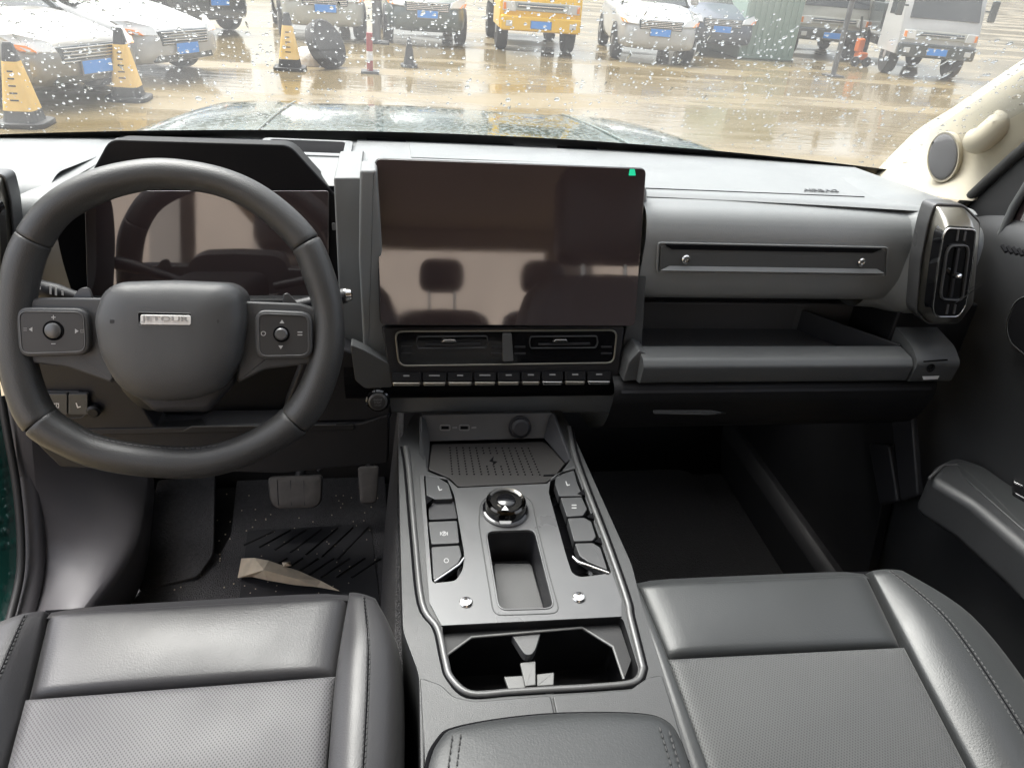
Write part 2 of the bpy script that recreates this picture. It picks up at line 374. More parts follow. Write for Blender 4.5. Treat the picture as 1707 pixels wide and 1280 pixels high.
# ================================================================== setting: the yard outside, the floor of the car
GZ = -.85
def node_ground():
    m = mat('wet_yard', (.40, .34, .25), .3, var=.3, vscale=.5, spec=.28); t = m.node_tree; N = t.nodes; b = N['Principled BSDF']
    tc = N.new('ShaderNodeTexCoord'); mp = N.new('ShaderNodeMapping'); mp.inputs['Scale'].default_value = (.35, 1.3, 1); t.links.new(tc.outputs['Object'], mp.inputs[0])
    nz = N.new('ShaderNodeTexNoise'); nz.inputs['Scale'].default_value = .55; nz.inputs['Detail'].default_value = 6; t.links.new(mp.outputs[0], nz.inputs['Vector'])
    mr = N.new('ShaderNodeMapRange'); mr.inputs[1].default_value = .46; mr.inputs[2].default_value = .62; mr.inputs[3].default_value = .06; mr.inputs[4].default_value = .42
    t.links.new(nz.outputs[0], mr.inputs[0]); t.links.new(mr.outputs[0], b.inputs['Roughness'])
    cr_ = N.new('ShaderNodeMix'); cr_.data_type = 'RGBA'; cr_.inputs[6].default_value = (.105, .078, .036, 1); cr_.inputs[7].default_value = (.225, .172, .088, 1)
    t.links.new(nz.outputs[0], cr_.inputs[0]); t.links.new(cr_.outputs[2], b.inputs['Base Color'])
    n2 = N.new('ShaderNodeTexNoise'); n2.inputs['Scale'].default_value = 5; n2.inputs['Detail'].default_value = 4; t.links.new(mp.outputs[0], n2.inputs['Vector'])
    bp = N.new('ShaderNodeBump'); bp.inputs['Strength'].default_value = .25; bp.inputs['Distance'].default_value = .02; t.links.new(n2.outputs[0], bp.inputs['Height']); t.links.new(bp.outputs[0], b.inputs['Normal'])
node_ground()
g = obj('ground', [(-300, -300, GZ), (300, -300, GZ), (300, 400, GZ), (-300, 400, GZ)], [[0, 1, 2, 3]], 'wet_yard', loc=(0, 0, GZ)); tag(g, 'wet tan concrete yard with puddles in front of the car', 'ground', kind='structure')
# car floor, firewall, body tub
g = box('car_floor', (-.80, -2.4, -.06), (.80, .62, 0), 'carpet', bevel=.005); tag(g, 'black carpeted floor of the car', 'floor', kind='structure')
g = loft('firewall', [[V((x, .50, -.02)), V((x, .62, .12)), V((x, .72, .3)), V((x, .74, .60))] for x in (-.78, 0, .78)], 'black_plastic'); tag(g, 'dark firewall behind the footwells', 'wall', kind='structure')
sp = g.modifiers.new('s', 'SOLIDIFY'); sp.thickness = .02

# ------------------------------------------------------------------ windscreen, pillars, roof
WB, WT = V((0, .43, .785)), V((0, -.34, 1.27))
def ws(u, v):     # u -1..1 across, v 0..1 up
    y = WB.y + (WT.y - WB.y) * v - .10 * u * u * (1 - .3 * v); z = WB.z + (WT.z - WB.z) * v - .02 * u * u
    return V((u * (.86 - .22 * v), y, z))
root = thing('windshield', (0, .43, .78), 'wet windscreen covered in raindrops above the dashboard', 'windshield')
NU, NV = 28, 14
obj('glass_pane', [ws(-1 + 2 * i / NU, j / NV) for j in range(NV + 1) for i in range(NU + 1)], [[j * (NU + 1) + i, j * (NU + 1) + i + 1, (j + 1) * (NU + 1) + i + 1, (j + 1) * (NU + 1) + i] for j in range(NV) for i in range(NU)], 'windshield_glass', root)
e = 1e-3; vs = []; fs = []
def wsn(u, v):
    a = ws(u + e, v) - ws(u - e, v); b_ = ws(u, v + e) - ws(u, v - e); return a.cross(b_).normalized()
for k_ in range(5200):
    u = random.uniform(-.93, .93); v = random.random() ** .75 * .5 + .03
    if random.random() > .35 + .9 * v + .25 * abs(u): continue
    r_ = random.choice((.0009, .0012, .0016, .0021, .0028)) * random.uniform(.5, .95); c = ws(u, v); n = wsn(u, v)
    if n.y < 0: n = -n
    t1 = V((1, 0, 0)); t1 = (t1 - n * t1.dot(n)).normalized(); t2 = n.cross(t1); b0 = len(vs); ly = random.uniform(1, 1.7); big = random.random()
    if big < .03: r_ *= 1.8
    elif big < .045: ly = random.uniform(4, 9); r_ *= .8
    for hh, q in ((.0004, 1), (.0011, .8), (.0016, .4)):
        for s in range(8): a = s * math.pi / 4; vs.append(c + n * hh * r_ / .002 + (t1 * math.cos(a) + t2 * math.sin(a) * ly) * r_ * q)
    for q in range(2):
        for s in range(8): t = (s + 1) % 8; fs.append([b0 + q * 8 + s, b0 + q * 8 + t, b0 + (q + 1) * 8 + t, b0 + (q + 1) * 8 + s])
    fs.append([b0 + 16 + s for s in range(8)]); fs.append([b0 + s for s in range(8)])
tag(obj('raindrops', vs, fs, 'water_drop', root, sharp=80), kind='stuff')
# black ceramic edge of the glass
edge = [ws(-1, v / 20) for v in range(20, 0, -1)] + [ws(u / 20, 0) for u in range(-20, 21)] + [ws(1, v / 20) for v in range(1, 21)]
def wsi(p, q):  # pulled towards the pane's middle
    return p
outer = [(-1, v / 20) for v in range(20, 2, -1)] + [(-1 + .012 * k_, .10 - .02 * k_ + .001 * k_ * k_) for k_ in range(0)] + [(u / 24, 0) for u in range(-24, 25)] + [(1, v / 20) for v in range(3, 21)]
def inn(u, v):
    r_ = .14; uu = max(-1 + .035, min(1 - .035, u)); vv = max(v, .05)
    if abs(u) > 1 - r_: vv = max(vv, .05 + .16 * (1 - math.sqrt(max(0, 1 - ((abs(uu) - (1 - r_)) / r_) ** 2))))
    return uu, vv
loft('seal', [[ws(u, v) - V((0, .004, 0)), ws(*inn(u, v)) - V((0, .006, .0))] for u, v in outer], 'rubber', root)
# wiper-side cowl
loft('cowl', [[V((x, .47 - .10 * x * x, .735)), V((x, .62 - .10 * x * x, .66))] for x in [i / 10 * .8 for i in range(-10, 11)]], 'black_plastic', root)

def pillar(side, label):
    s = side; root = thing('pillar_trim', (s * .76, .3, .80), label, 'pillar')
    inner = [(.700, .33, .775), (.745, .335, .83), (.748, .26, .886), (.73, .16, .95), (.705, .04, 1.022), (.655, -.16, 1.15), (.61, -.36, 1.275)]
    outer = [(.735, .10, .80), (.768, .10, .84), (.775, .06, .885), (.77, .0, .935), (.75, -.09, 1.00), (.70, -.25, 1.12), (.66, -.42, 1.24)]
    a = crom(inner, 5); b = crom(outer, 5)
    secs = [[V(p) + V((.06, .05, .02)), V(p), V(p).lerp(V(q), .3) + V((-.012, -.012, -.002)), V(p).lerp(V(q), .75) + V((-.008, -.01, -.002)), V(q), V(q) + V((.05, .03, 0))] for p, q in zip(a, b)]
    secs = [[V((s * p.x, p.y, p.z)) for p in q] for q in secs]
    loft('trim', secs, 'cream', root, sub=1)
    return root
rp = pillar(1, 'cream windscreen pillar trim with grab handle and round speaker on the right')
lp = pillar(-1, 'cream windscreen pillar trim behind the steering wheel on the left')
# speaker grille and grab handle on the right pillar
PP = PL((.745, .17, .86), (-.80, -.55, .10))
sp_c = PP(1572, 262)
ell = [PP(1572 + 24 * math.cos(a) + 3 * math.sin(a), 262 - 38 * math.sin(a), .004) for a in [i * math.pi / 16 for i in range(32)]]
gr = dome('speaker_grille', ell, PP.n, .003, 'mesh_gray', rp, skirt=.03)
ring('speaker_rim', [p + (p - sp_c) * .12 for p in ell], ell, PP.n, .03, 'cream', gr)
hp = [PP(x, y, o) for x, y, o in ((1628, 226, .008), (1630, 236, .022), (1650, 222, .026), (1690, 186, .026), (1740, 140, .026), (1790, 95, .022), (1798, 88, .006))]
tube('grab_handle', crom([tuple(p) for p in hp], 6), [.011, .015, .017, .018, .019, .019] + [.019] * 29 + [.014, .012], 'cream', rp, sides=14)

roof = thing('roof', (0, -1.2, 1.27), 'pale headliner roof above the camera', 'roof'); tag(roof, kind='structure')
holed('headliner', [V((-.66, -.36, 1.275)), V((.66, -.36, 1.275)), V((.64, -2.3, 1.24)), V((-.64, -2.3, 1.24))], [], (0, 0, 1), -.03, 'headliner', roof)
for s in (-1, 1): box('side_rail', (s * .68 - .04, -2.3, 1.20), (s * .68 + .04, -.36, 1.27), 'headliner', roof, .015)
box('cross_rail', (-.66, -2.38, 1.16), (.66, -2.30, 1.27), 'headliner', roof, .01)
# rear end of the cabin, seen mirrored in the screens
rear = thing('tailgate', (0, -2.4, 0), 'dark tailgate trim around the rear window', 'tailgate'); tag(rear, kind='structure')
box('lower_trim', (-.74, -2.44, 0), (.74, -2.38, .78), 'dark_plastic', rear)
for s in (-1, 1): box('side_trim', (s * .64 - .10, -2.42, .78), (s * .64 + .10, -2.30, 1.2), 'headliner', rear)
tag(box('rear_wall', (-8, -6.4, GZ), (8, -6.2, 2.6), 'brick_pale'), 'pale brick wall behind the car, mirrored in the screens', 'wall', kind='structure')
for s, nm in ((-1, 'left'), (1, 'right')):
    sw = thing('car_side', (s * .76, -1.6, 0), f'dark rear side wall of the cabin on the {nm}', 'side wall'); tag(sw, kind='structure')
    box('lower_wall', (s * .78 - .03, -2.4, 0), (s * .78 + .03, -1.0, .82), 'dark_plastic', sw)
    box('centre_pillar', (s * .74 - .04, -1.16, .6), (s * .74 + .04, -1.0, 1.22), 'headliner', sw)

# rear-view mirror: only its lower edge shows
mp_ = PY(-.2); mo = rnd([mp_(836, 1), mp_(972, 0), mp_(985, -60), mp_(825, -60)], .012)
mr_ = thing('rear_view_mirror', mp_(905, 0), 'black rear-view mirror whose lower edge hangs at the top', 'mirror')
slab('housing', mo, (0, -.97, -.2), .03, 'black_plastic', mr_, .006); slab('mirror_glass', shrink(mo, .004), (0, -1, 0), .002, 'chrome', mr_, 0).location.y -= .001

# ================================================================== bonnet of the car
def node_hood():
    m = mat('wet_green_paint', (.012, .075, .06), .12, coat=1, var=.15); t = m.node_tree; N = t.nodes; b = N['Principled BSDF']
    tc = N.new('ShaderNodeTexCoord'); v1 = N.new('ShaderNodeTexVoronoi'); v1.inputs['Scale'].default_value = 60; t.links.new(tc.outputs['Object'], v1.inputs['Vector'])
    mr = N.new('ShaderNodeMapRange'); mr.inputs[1].default_value = .15; mr.inputs[2].default_value = .5; mr.inputs[3].default_value = 1; mr.inputs[4].default_value = 0
    t.links.new(v1.outputs['Distance'], mr.inputs[0])
    bp = N.new('ShaderNodeBump'); bp.inputs['Strength'].default_value = .3; bp.inputs['Distance'].default_value = .004
    t.links.new(mr.outputs[0], bp.inputs['Height']); t.links.new(bp.outputs[0], b.inputs['Normal']); t.links.new(bp.outputs[0], b.inputs['Coat Normal'])
node_hood()
hood = thing('car_bonnet', (0, 1.2, .5), 'wet dark green bonnet of the car seen through the windscreen', 'bonnet')
def hz(x, y):
    t = (y - .55) / 1.4; a = abs(x)
    z = .715 - .085 * t - .05 * t * t
    z += .010 * max(0, min(1, (a - .42) / .08)) - .10 * max(0, (a - .66) / .22) ** 2 - .02 * (a / .8) ** 2
    return z - .25 * max(0, (y - 1.90) / .1) ** 2
xs = [-.92, -.88, -.82, -.76, -.70, -.66, -.6, -.52, -.47, -.44, -.41, -.3, -.15, 0, .15, .3, .41, .44, .47, .52, .6, .66, .70, .76, .82, .88, .92]; ys = [.55 + 1.35 * i / 14 for i in range(15)] + [1.95, 2.0, 2.03]
obj('panel', [V((x, y - .12 * x * x, hz(x, y))) for y in ys for x in xs], [[j * len(xs) + i, j * len(xs) + i + 1, (j + 1) * len(xs) + i + 1, (j + 1) * len(xs) + i] for j in range(len(ys) - 1) for i in range(len(xs) - 1)], 'wet_green_paint', hood, sharp=60)
for s in (-1, 1):
    tube('bonnet_rib', [V((s * (.445 + .02 * t), .75 + 1.1 * t, hz(.47, .75 + 1.1 * t) - .001)) for t in [i / 8 for i in range(9)]], .004, 'wet_green_paint', hood, flat=.6)
    tube('washer_jet', [V((s * .3, .72, .712)), V((s * .3, .75, .718))], .006, 'black_plastic', hood)
for s, ln in ((-1, .5), (1, .45)):   # wipers parked at the foot of the glass
    wp = thing('wiper', (s * .1, .47, .775), 'black wiper blade parked at the foot of the windscreen, ' + ('driver side' if s < 0 else 'passenger side'), 'wiper')
    tube('blade', [ws(-.42 + (0 if s < 0 else .52) + .5 * t, .012 + .02 * t) + V((0, .02, -.012)) for t in [i / 6 for i in range(7)]], .006, 'rubber', wp)
    tube('wiper_arm', [ws(-.40 + (0 if s < 0 else .52) + .3 * t, .006 + .012 * t) + V((0, .03, -.012)) for t in [i / 6 for i in range(7)]], .005, 'black_plastic', wp)

# ================================================================== dashboard
dash = thing('dashboard', (0, .1, .45), 'black soft-touch dashboard spanning the car below the windscreen', 'dashboard')
def xprof(prof, xa, xb, nx=10, bow=0): return [[V((x, y - bow * x * x, z)) for y, z in prof] for x in [xa + (xb - xa) * i / nx for i in range(nx + 1)]]
def rp2(pts, r, k=4): return [(p.x, p.y) for p in rnd([V((a, b, 0)) for a, b in pts], r, k)]
def op2(pts, r, k=4):   # open rounded polyline
    n = len(pts); out = [pts[0]]
    for i in range(1, n - 1):
        p, a, b = V((*pts[i], 0)), V((*pts[i - 1], 0)), V((*pts[i + 1], 0)); da, db = a - p, b - p; ri = r[i] if isinstance(r, (list, tuple)) else r
        d = min(ri, da.length * .48, db.length * .48); q0, q1 = p + da.normalized() * d, p + db.normalized() * d
        out += [tuple((q0 * (1 - t) ** 2 + p * 2 * t * (1 - t) + q1 * t * t)[:2]) for t in [j / k for j in range(k + 1)]]
    return out + [pts[-1]]
# passenger half: top pad and the fascia that rolls over its edge
top = op2([(.43, .775), (.40, .792), (.06, .812), (.05, .808)], .01)
loft('top_pad', xprof(top, -.20, .665, 16, .10), 'dash_soft', dash)
fas = op2([(.052, .800), (.044, .808), (.008, .800), (-.006, .772), (-.004, .705), (.008, .675), (.05, .668), (.16, .668)], [0, .004, .02, .02, .04, .015, .01, 0], 6)
loft('fascia_panel', xprof(fas, .185, .575, 10), 'dash_soft', dash)
loft('pad_seam', xprof([(.058, .806), (.040, .800)], .185, .575, 4), 'groove', dash)
# end block that carries the right vent, faceted
FA = PY(.0)
for s in (1, -1):
    endp = [V((.565, .05, .81)), V((.60, .02, .822)), V((.66, .02, .815)), V((.70, .05, .79)), V((.70, .05, .62)), V((.60, .01, .655)), V((.565, .02, .668))]
    endp = [V((s * p.x, p.y, p.z)) for p in endp]
    if s < 0: endp = endp[::-1]
    pr = [[V((s * x, y, z - (.007 if x < .55 else .002 if x < .58 else 0))) for y, z in op2([(.40 - .10 * x * x, .786 - .3 * max(0, x - .64)), (.06, .818 - .45 * max(0, x - .64)), (d0, .80 - .45 * max(0, x - .64)), (d0, .69), (d0 + .03, .655), (.16, .65)], [0, .02, .03, .03, .02, 0], 4)] for x, d0 in ((.545, .012), (.57, -.004), (.585, -.022), (.60, -.03), (.63, -.03), (.66, -.022), (.69, .0), (.715, .03))]
    loft('dash_end', pr, 'dash_soft', dash, sharp=50)
# airbag panel outline and lettering pressed into the pad
bx_ = [V((.215, .085, .8118)), V((.53, .085, .8098))]
tube('airbag_seam', [V((.20, .075, .8114)), V((.53, .072, .8101))], .0008, 'groove', dash, sides=6)
text('airbag_lettering', 'AIRBAG', V((.475, .098, .8105)), (1, 0, 0), (0, -.06, 1), .055, 'dash_hard', dash, .0006, .010)
for xa, xb in ((-.185, -.12), (.14, .21), (.30, .44)): box('defroster_slot', (xa, .385, .789), (xb, .392, .7955), 'groove', dash, 0)
slab('centre_speaker_panel', [V((-.115, .24, .8028)), V((.15, .24, .8028)), V((.15, .37, .7952)), V((-.115, .37, .7952))], (0, .06, 1), .006, 'dash_soft', dash, .0008)
# recessed trim strip with two bolts
def fp(px, py, o=0): return PL((0, -.0078, 0), (0, -1, .0))(px, py, o)
o1 = rnd([fp(1096, 404), fp(1482, 412), fp(1480, 462), fp(1094, 456)], .006)
fr_ = thing
tr = frame('trim_recess', o1, .0025, (0, -1, 0), .004, 'dash_soft', dash, .001)
slab('trim_plate', rnd([fp(1102, 410, .0005), fp(1476, 417, .0005), fp(1474, 456, .0005), fp(1100, 450, .0005)], .004), (0, -1, 0), .003, 'dash_hard', dash, .0008)
slab('trim_slot', rnd([fp(1108, 408, .0016), fp(1472, 415, .0016), fp(1455, 422, .0016), fp(1120, 416, .0016)], .002), (0, -1, 0), .002, 'groove', dash, 0)
slab('trim_lip', [fp(1116, 443, .0012), fp(1462, 448, .0012), fp(1476, 456, .006), fp(1100, 451, .006)], (0, -.6, .8), .004, 'dash_soft', dash, .0005)
for px, py in ((1143, 432), (1436, 437)):
    lathe('bolt', fp(px, py, .001), (0, -1, .1), [(.006, 0), (.006, .002), (.0045, .0035), (.0028, .0036), (.0026, .0018), (0, .0018)], 'chrome', dash, 16)
# open shelf below
box('shelf_floor', (.175, -.03, .575), (.60, .16, .583), 'tray_gray', dash, 0)
box('shelf_back', (.175, .105, .575), (.62, .115, .628), 'tray_gray', dash, .003)
box('shelf_upper_back', (.175, .118, .625), (.62, .13, .675), 'black_plastic', dash, 0)
slab('shelf_side', [V((.50, .105, .618)), V((.59, -.03, .622)), V((.59, -.03, .577)), V((.50, .105, .577))], (-.8, -.6, 0), .004, 'dark_plastic', dash, .001)
slab('shelf_corner', [V((.495, .104, .622)), V((.505, .101, .622)), V((.505, .101, .58)), V((.495, .104, .58))], (-.4, -1, 0), .004, 'dash_hard', dash, .001)
box('shelf_end', (.592, .0, .56), (.72, .32, .675), 'black_plastic', dash, .004)
lip = rp2([(-.025, .620), (-.058, .616), (-.066, .607), (-.062, .580), (-.045, .575), (-.03, .583)], .004, 4)
slab('stack_wing', rnd(PY(-.046).L([(1048, 604), (1066, 584), (1080, 590), (1080, 632), (1038, 636)]), .003), (0, -1, 0), .04, 'dash_hard', dash, .0015)
loft('shelf_rail', xprof(lip, .190, .592, 6), 'dash_hard', dash, closed=True, caps=True)
lip2 = rp2([(.06, .648), (-.046, .629), (-.069, .613), (-.064, .579), (-.02, .57), (.06, .59)], [.01, .008, .008, .006, .01, .01], 5)
secs = xprof(lip2, .596, .664, 4); secs = [[p + V((0, .0 if p.x < .68 else .01, 0)) for p in s_] for s_ in secs]
eb = loft('rail_end_block', secs, 'dash_hard', dash, closed=True, caps=True)
kl = PY(-.0685)
lathe('airbag_lock', kl(1551, 613), (0, -1, .1), [(.006, 0), (.0065, .001), (.004, .0015), (.0035, -.002), (0, -.002)], 'piano_black', dash, 16)
slab('lock_legend', [kl(1538, 628, .001), kl(1566, 627, .001), kl(1563, 632, .001), kl(1540, 633, .001)], (0, -1, 0), .001, 'print_white', dash, 0)
slab('lock_line', [kl(1540, 602, .001), kl(1580, 599, .001), kl(1580, 601, .001), kl(1540, 604, .001)], (0, -1, 0), .001, 'groove', dash, 0)
# glove box
gb = op2([(-.03, .574), (-.048, .566), (-.05, .545), (-.03, .49), (.04, .44), (.16, .42)], .02, 5)
gl_ = loft('glove_box', xprof(gb, .16, .66, 6), 'black_plastic', dash)
gp = PL((0, -.049, .55), (0, -1, .05))
loft('glove_box_seam', xprof([(-.0495, .562), (-.0515, .558)], .17, .65, 4), 'dark_plastic', gl_)
hd = PL((0, -.036, .505), (0, -.95, .3))
slab('glove_box_handle', rnd([hd(1088, 683, .012), hd(1185, 684, .012), hd(1212, 689, .012), hd(1180, 692, .012), hd(1090, 690, .012)], .002), hd.n, .012, 'dash_hard', gl_, .001)

# ---------------------------------------------------------------- right and left vent pods
def vent_pod(s):
    q = PL((.64, -.078, .73), (0, -1, .04)); base = PL((.62, -.042, .73), (0, -1, .04))
    bo = rnd(base.L([(1556, 338), (1606, 340), (1634, 368), (1622, 505), (1596, 540), (1545, 540), (1525, 520), (1533, 430), (1545, 372)]), .008, 4)
    fo = rnd(q.L([(1580, 379), (1628, 382), (1622, 440), (1611, 510), (1598, 529), (1560, 529), (1554, 515), (1564, 440), (1572, 392)]), .007, 4)
    io = rnd(q.L([(1585, 408), (1613, 408), (1616, 418), (1606, 497), (1598, 502), (1570, 500), (1567, 490), (1577, 420)], .002), .006, 4)
    if s < 0: bo, fo, io = mirx(bo), mirx(fo), mirx(io)
    n = (0, -1, .04)
    frame('vent_surround', [p + V((0, -.002, 0)) for p in bo], .003, n, .025, 'satin_silver', dash, .0012)
    bi = shrink(bo, .003); up = V((0, -.010, 0))
    loft('vent_body', [[p + V((0, .02, 0)) for p in bi], bi, [p + up * .6 for p in shrink(bo, .0045)], [p.lerp(q_, .55) + up * .5 for p, q_ in zip(bi, fo)], [p.lerp(q_, .92) for p, q_ in zip(bi, fo)]], 'smoked_chrome', dash, closed=True)
    v = slab('side_vent', fo, n, .02, 'piano_black', dash, .002)
    frame('vent_bezel', [p + V((0, -.001, 0)) for p in fo], .0018, n, .004, 'chrome', v)
    frame('vent_frame', [p + V((0, -.002, 0)) for p in io], .0022, n, .006, 'satin_silver', v)
    c = sum(io, V()) / len(io)
    vn = q.L([(1597, 414), (1601, 414), (1588, 496), (1584, 496)], .004); slab('vane', vn if s > 0 else mirx(vn), n, .004, 'dark_plastic', v, .0004)
    lathe('vane_tab', c + V((0, -.002, -.002)), (0, -1, .3), [(.004, 0), (.004, .006), (.003, .009), (0, .0095)], 'chrome', v, 12)
    for xa, ya, yb in ((1597, 384, 402), (1609, 386, 402), (1580, 508, 524), (1592, 508, 524)):
        vn = q.L([(xa, ya), (xa + 3, ya), (xa, yb), (xa - 3, yb)], .0015); slab('vane', vn if s > 0 else mirx(vn), n, .002, 'tray_gray', v, .0003)
vent_pod(1); vent_pod(-1)

# ---------------------------------------------------------------- centre stack
cs = PY(.03)
so_ = cs.L([(604, 300), (1080, 310), (1080, 420), (1068, 640), (1030, 690), (640, 690), (604, 590)])
slab('centre_stack', rnd(so_, .01), (0, -1, 0), .12, 'dash_soft', dash, .006, 3)
c2 = PY(-.004)
slab('stack_column', rnd(c2.L([(600, 284), (628, 284), (650, 600), (650, 640), (608, 640), (606, 585), (598, 430)]), .004), (0, -1, 0), .05, 'dash_soft', dash, .004, 3)
slab('stack_column', rnd(c2.L([(1066, 446), (1080, 446), (1076, 480), (1070, 575), (1050, 640), (1028, 640), (1040, 560)]), .004), (0, -1, 0), .03, 'dash_hard', dash, .002, 3)
slab('stack_wing', rnd(c2.L([(584, 574), (608, 584), (648, 606), (654, 646), (608, 648), (592, 634)], .02), .004), (0, -1, .0), .02, 'dash_hard', dash, .0012)
slab('cluster_side', rnd(cs.L([(556, 296), (604, 296), (612, 600), (570, 600)], -.004), .004), (0, -1, 0), .14, 'dash_soft', dash, .003)
slab('cluster_wall', [V((-.72, .14, .79)), V((-.17, .14, .79)), V((-.17, .14, .45)), V((-.72, .14, .45))], (0, -1, 0), .02, 'black_plastic', dash, 0)
# twin centre vents
vp = PL((0, -.025, .61), (0, -1, .12))
vo = rnd(vp.L([(657, 551), (1030, 549), (1024, 606), (664, 611)]), .012, 5)
slab('vent_panel', rnd(vp.L([(636, 546), (1042, 544), (1030, 640), (652, 645)], -.004), .006), vp.n, .03, 'dark_plastic', dash, .003)
cv = slab('centre_vent', vo, vp.n, .02, 'piano_black', dash, .001)
frame('vent_bezel', [p + vp.n * .0015 for p in vo], .0024, vp.n, .006, 'smoked_chrome', cv)
for xa, xb in ((693, 815), (882, 998)):
    fo = rnd(vp.L([(xa + 2, 561), (xb - 2, 560), (xb, 572), (xb - 4, 581), (xa + 2, 582), (xa, 572)], .003), .003, 3)
    frame('vent_frame', fo, .0016, vp.n, .004, 'satin_silver', cv)
    slab('vane', vp.L([(xa + 16, 573), (xb - 14, 572), (xb - 14, 575), (xa + 16, 576)], .003), vp.n, .003, 'dark_plastic', cv, .0004)
    xm = (xa + xb) / 2 - 5
    slab('vane_tab', rnd(vp.L([(xm - 9, 566), (xm + 9, 566), (xm + 13, 571), (xm - 13, 571)], .005), .001), vp.n, .004, 'chrome', cv, .0008)
    for ya in (577, 588):
        for xx in ((xa - 24, xa - 6), (xb + 4, xb + 22)): slab('vane', vp.L([(xx[0], ya), (xx[1], ya), (xx[1], ya + 3), (xx[0], ya + 3)], .001), vp.n, .002, 'dark_plastic', cv, .0004)
slab('vent_divider', rnd(vp.L([(838, 556), (853, 556), (856, 602), (838, 603)], .004), .002), vp.n, .01, 'dash_hard', cv, .001)
# row of nine keys under the vents
kp = PL((0, -.032, .575), (0, -.75, .66)); xs_ = [652, 703, 745, 789, 828, 868, 902, 940, 978, 1020]
for i in range(9):
    a, b_ = xs_[i] + 1.5, xs_[i + 1] - 1.5; ky = 624 - 1.2 * i / 4
    k = slab('climate_key', rnd(kp.L([(a, ky - 3), (b_, ky - 3), (b_, ky + 12), (a, ky + 12)], .002), .0015), kp.n, .012, 'visor_black', dash, .001)
    lp_ = PL(kp(850, 638), (0, -.95, .2))
    slab('key_lip', rnd(lp_.L([(a + 1, ky + 14), (b_ - 1, ky + 14), (b_ - 2, ky + 20), (a + 2, ky + 20)], .003), .001), lp_.n, .008, 'smoked_chrome' if i not in (6, 8) else 'chrome', k, .0015)
    xm = (a + b_) / 2; hw = 9 if i in (1, 3) else 5
    slab('key_symbol', kp.L([(xm - hw, ky + 1), (xm + hw, ky + 1), (xm + hw, ky + 3.5), (xm - hw, ky + 3.5)], .003), kp.n, .0008, 'print_dim', k, 0)
# black underside and start button
up_ = op2([(-.02, .585), (-.022, .56), (.0, .52), (.10, .49), (.25, .47)], .02)
loft('lower_stack', xprof(up_, -.21, .175, 6), 'visor_black', dash)
sb = PL((0, -.026, .565), (0, -1, .1)); c = sb(630, 667)
s_ = lathe('start_button', c, sb.n, [(.0165, -.01), (.0165, .002), (.0145, .004), (.0135, .002), (.0125, .002), (.0122, .005), (.011, .006), (0, .006)], 'piano_black', dash, 32)
lathe('button_ring', c, sb.n, [(.0128, .003), (.0128, .0056), (.0106, .0068), (.0103, .0062), (.0103, .003)], 'satin_silver', s_, 32)
lathe('button_cap', c, sb.n, [(.0101, .003), (.0101, .0066), (.008, .0072), (0, .0072)], 'switch_gray', s_, 32)
for j, wds in enumerate(('ENGINE', 'START', 'STOP')): text('button_lettering', wds, c + sb.n * .0075 + V((0, 0, .0042 - .0042 * j)), (1, 0, 0), sb.n, .011 - .001 * j, 'print_dim', s_, .0002, .0026)

# ---------------------------------------------------------------- driver half of the dashboard
tp = [(.43, .77), (.40, .79), (.14, .80), (.12, .79)]
loft('driver_pad', xprof(op2(tp, .01), -.56, -.20, 8, .10), 'dash_soft', dash)
loft('corner_pad', xprof(op2([(.43, .765), (.39, .787), (.06, .805), (.012, .795), (.0, .74), (.02, .60)], [0, .02, .02, .03, .03, 0]), -.74, -.53, 6, .06), 'dash_soft', dash)
box('head_up_slot', (-.33, .26, .780), (-.215, .345, .7975), 'groove', dash, .002)
ring('slot_rim', rnd([V((-.345, .25, .798)), V((-.205, .25, .798)), V((-.205, .355, .7975)), V((-.345, .355, .7975))], .012), rnd([V((-.332, .262, .799)), V((-.217, .262, .799)), V((-.217, .343, .7985)), V((-.332, .343, .7985))], .008), (0, 0, 1), .008, 'dash_soft', dash)
# knee panel, its ridge and the recess behind the hub
kn = PL((0, .0, .55), (0, -1, -.05))
slab('steering_recess', rnd(kn.L([(60, 500), (600, 500), (640, 700), (60, 720)], -.05), .01), kn.n, .05, 'black_plastic', dash, .004)
slab('knee_panel', rnd(kn.L([(40, 604), (170, 592), (215, 640), (262, 716), (330, 718), (344, 710), (600, 706), (650, 690), (648, 772), (470, 790), (100, 780), (40, 720)]), .006), kn.n, .04, 'dark_plastic', dash, .004)
slab('knee_panel_upper', rnd(kn.L([(520, 560), (640, 610), (652, 700), (500, 705), (470, 690)], -.004), .006), kn.n, .04, 'dark_plastic', dash, .004)
tube('ridge_line', [kn(x, y, .002) for x, y in ((272, 719), (305, 718), (320, 711), (430, 710), (560, 708))], .0012, 'tray_gray', dash, 6)
sw_o = rnd(kn.L([(66, 652), (132, 652), (148, 664), (150, 686), (136, 697), (70, 697)], .004), .003)
sw = slab('switch_panel', sw_o, kn.n, .02, 'dark_plastic', dash, .001); frame('switch_panel_edge', [p + kn.n * .001 for p in sw_o], .0012, kn.n, .004, 'tray_gray', sw)
for a, b_ in ((76, 112), (114, 146)):
    k = slab('switch', rnd(kn.L([(a, 657), (b_, 657), (b_, 691), (a, 691)], .009), .002), kn.n, .006, 'dash_hard', sw, .001)
    xm = (a + b_) / 2; icon('rear' if a < 100 else 'seat', lambda x, y: kn(x, y, .0096), xm, 676, 4.5, kn.n, 'print_white', k, 'switch_symbol')
lathe('dimmer_wheel', kn(158, 682, .003), kn.n, [(.009, 0), (.009, .006), (.006, .009), (0, .009)], 'black_plastic', dash, 16)
slab('lower_cover', [V((-.62, .0, .47)), V((-.2, -.0, .47)), V((-.2, .35, .40)), V((-.62, .35, .40))], (0, -.2, -1), .01, 'black_plastic', dash, .002)

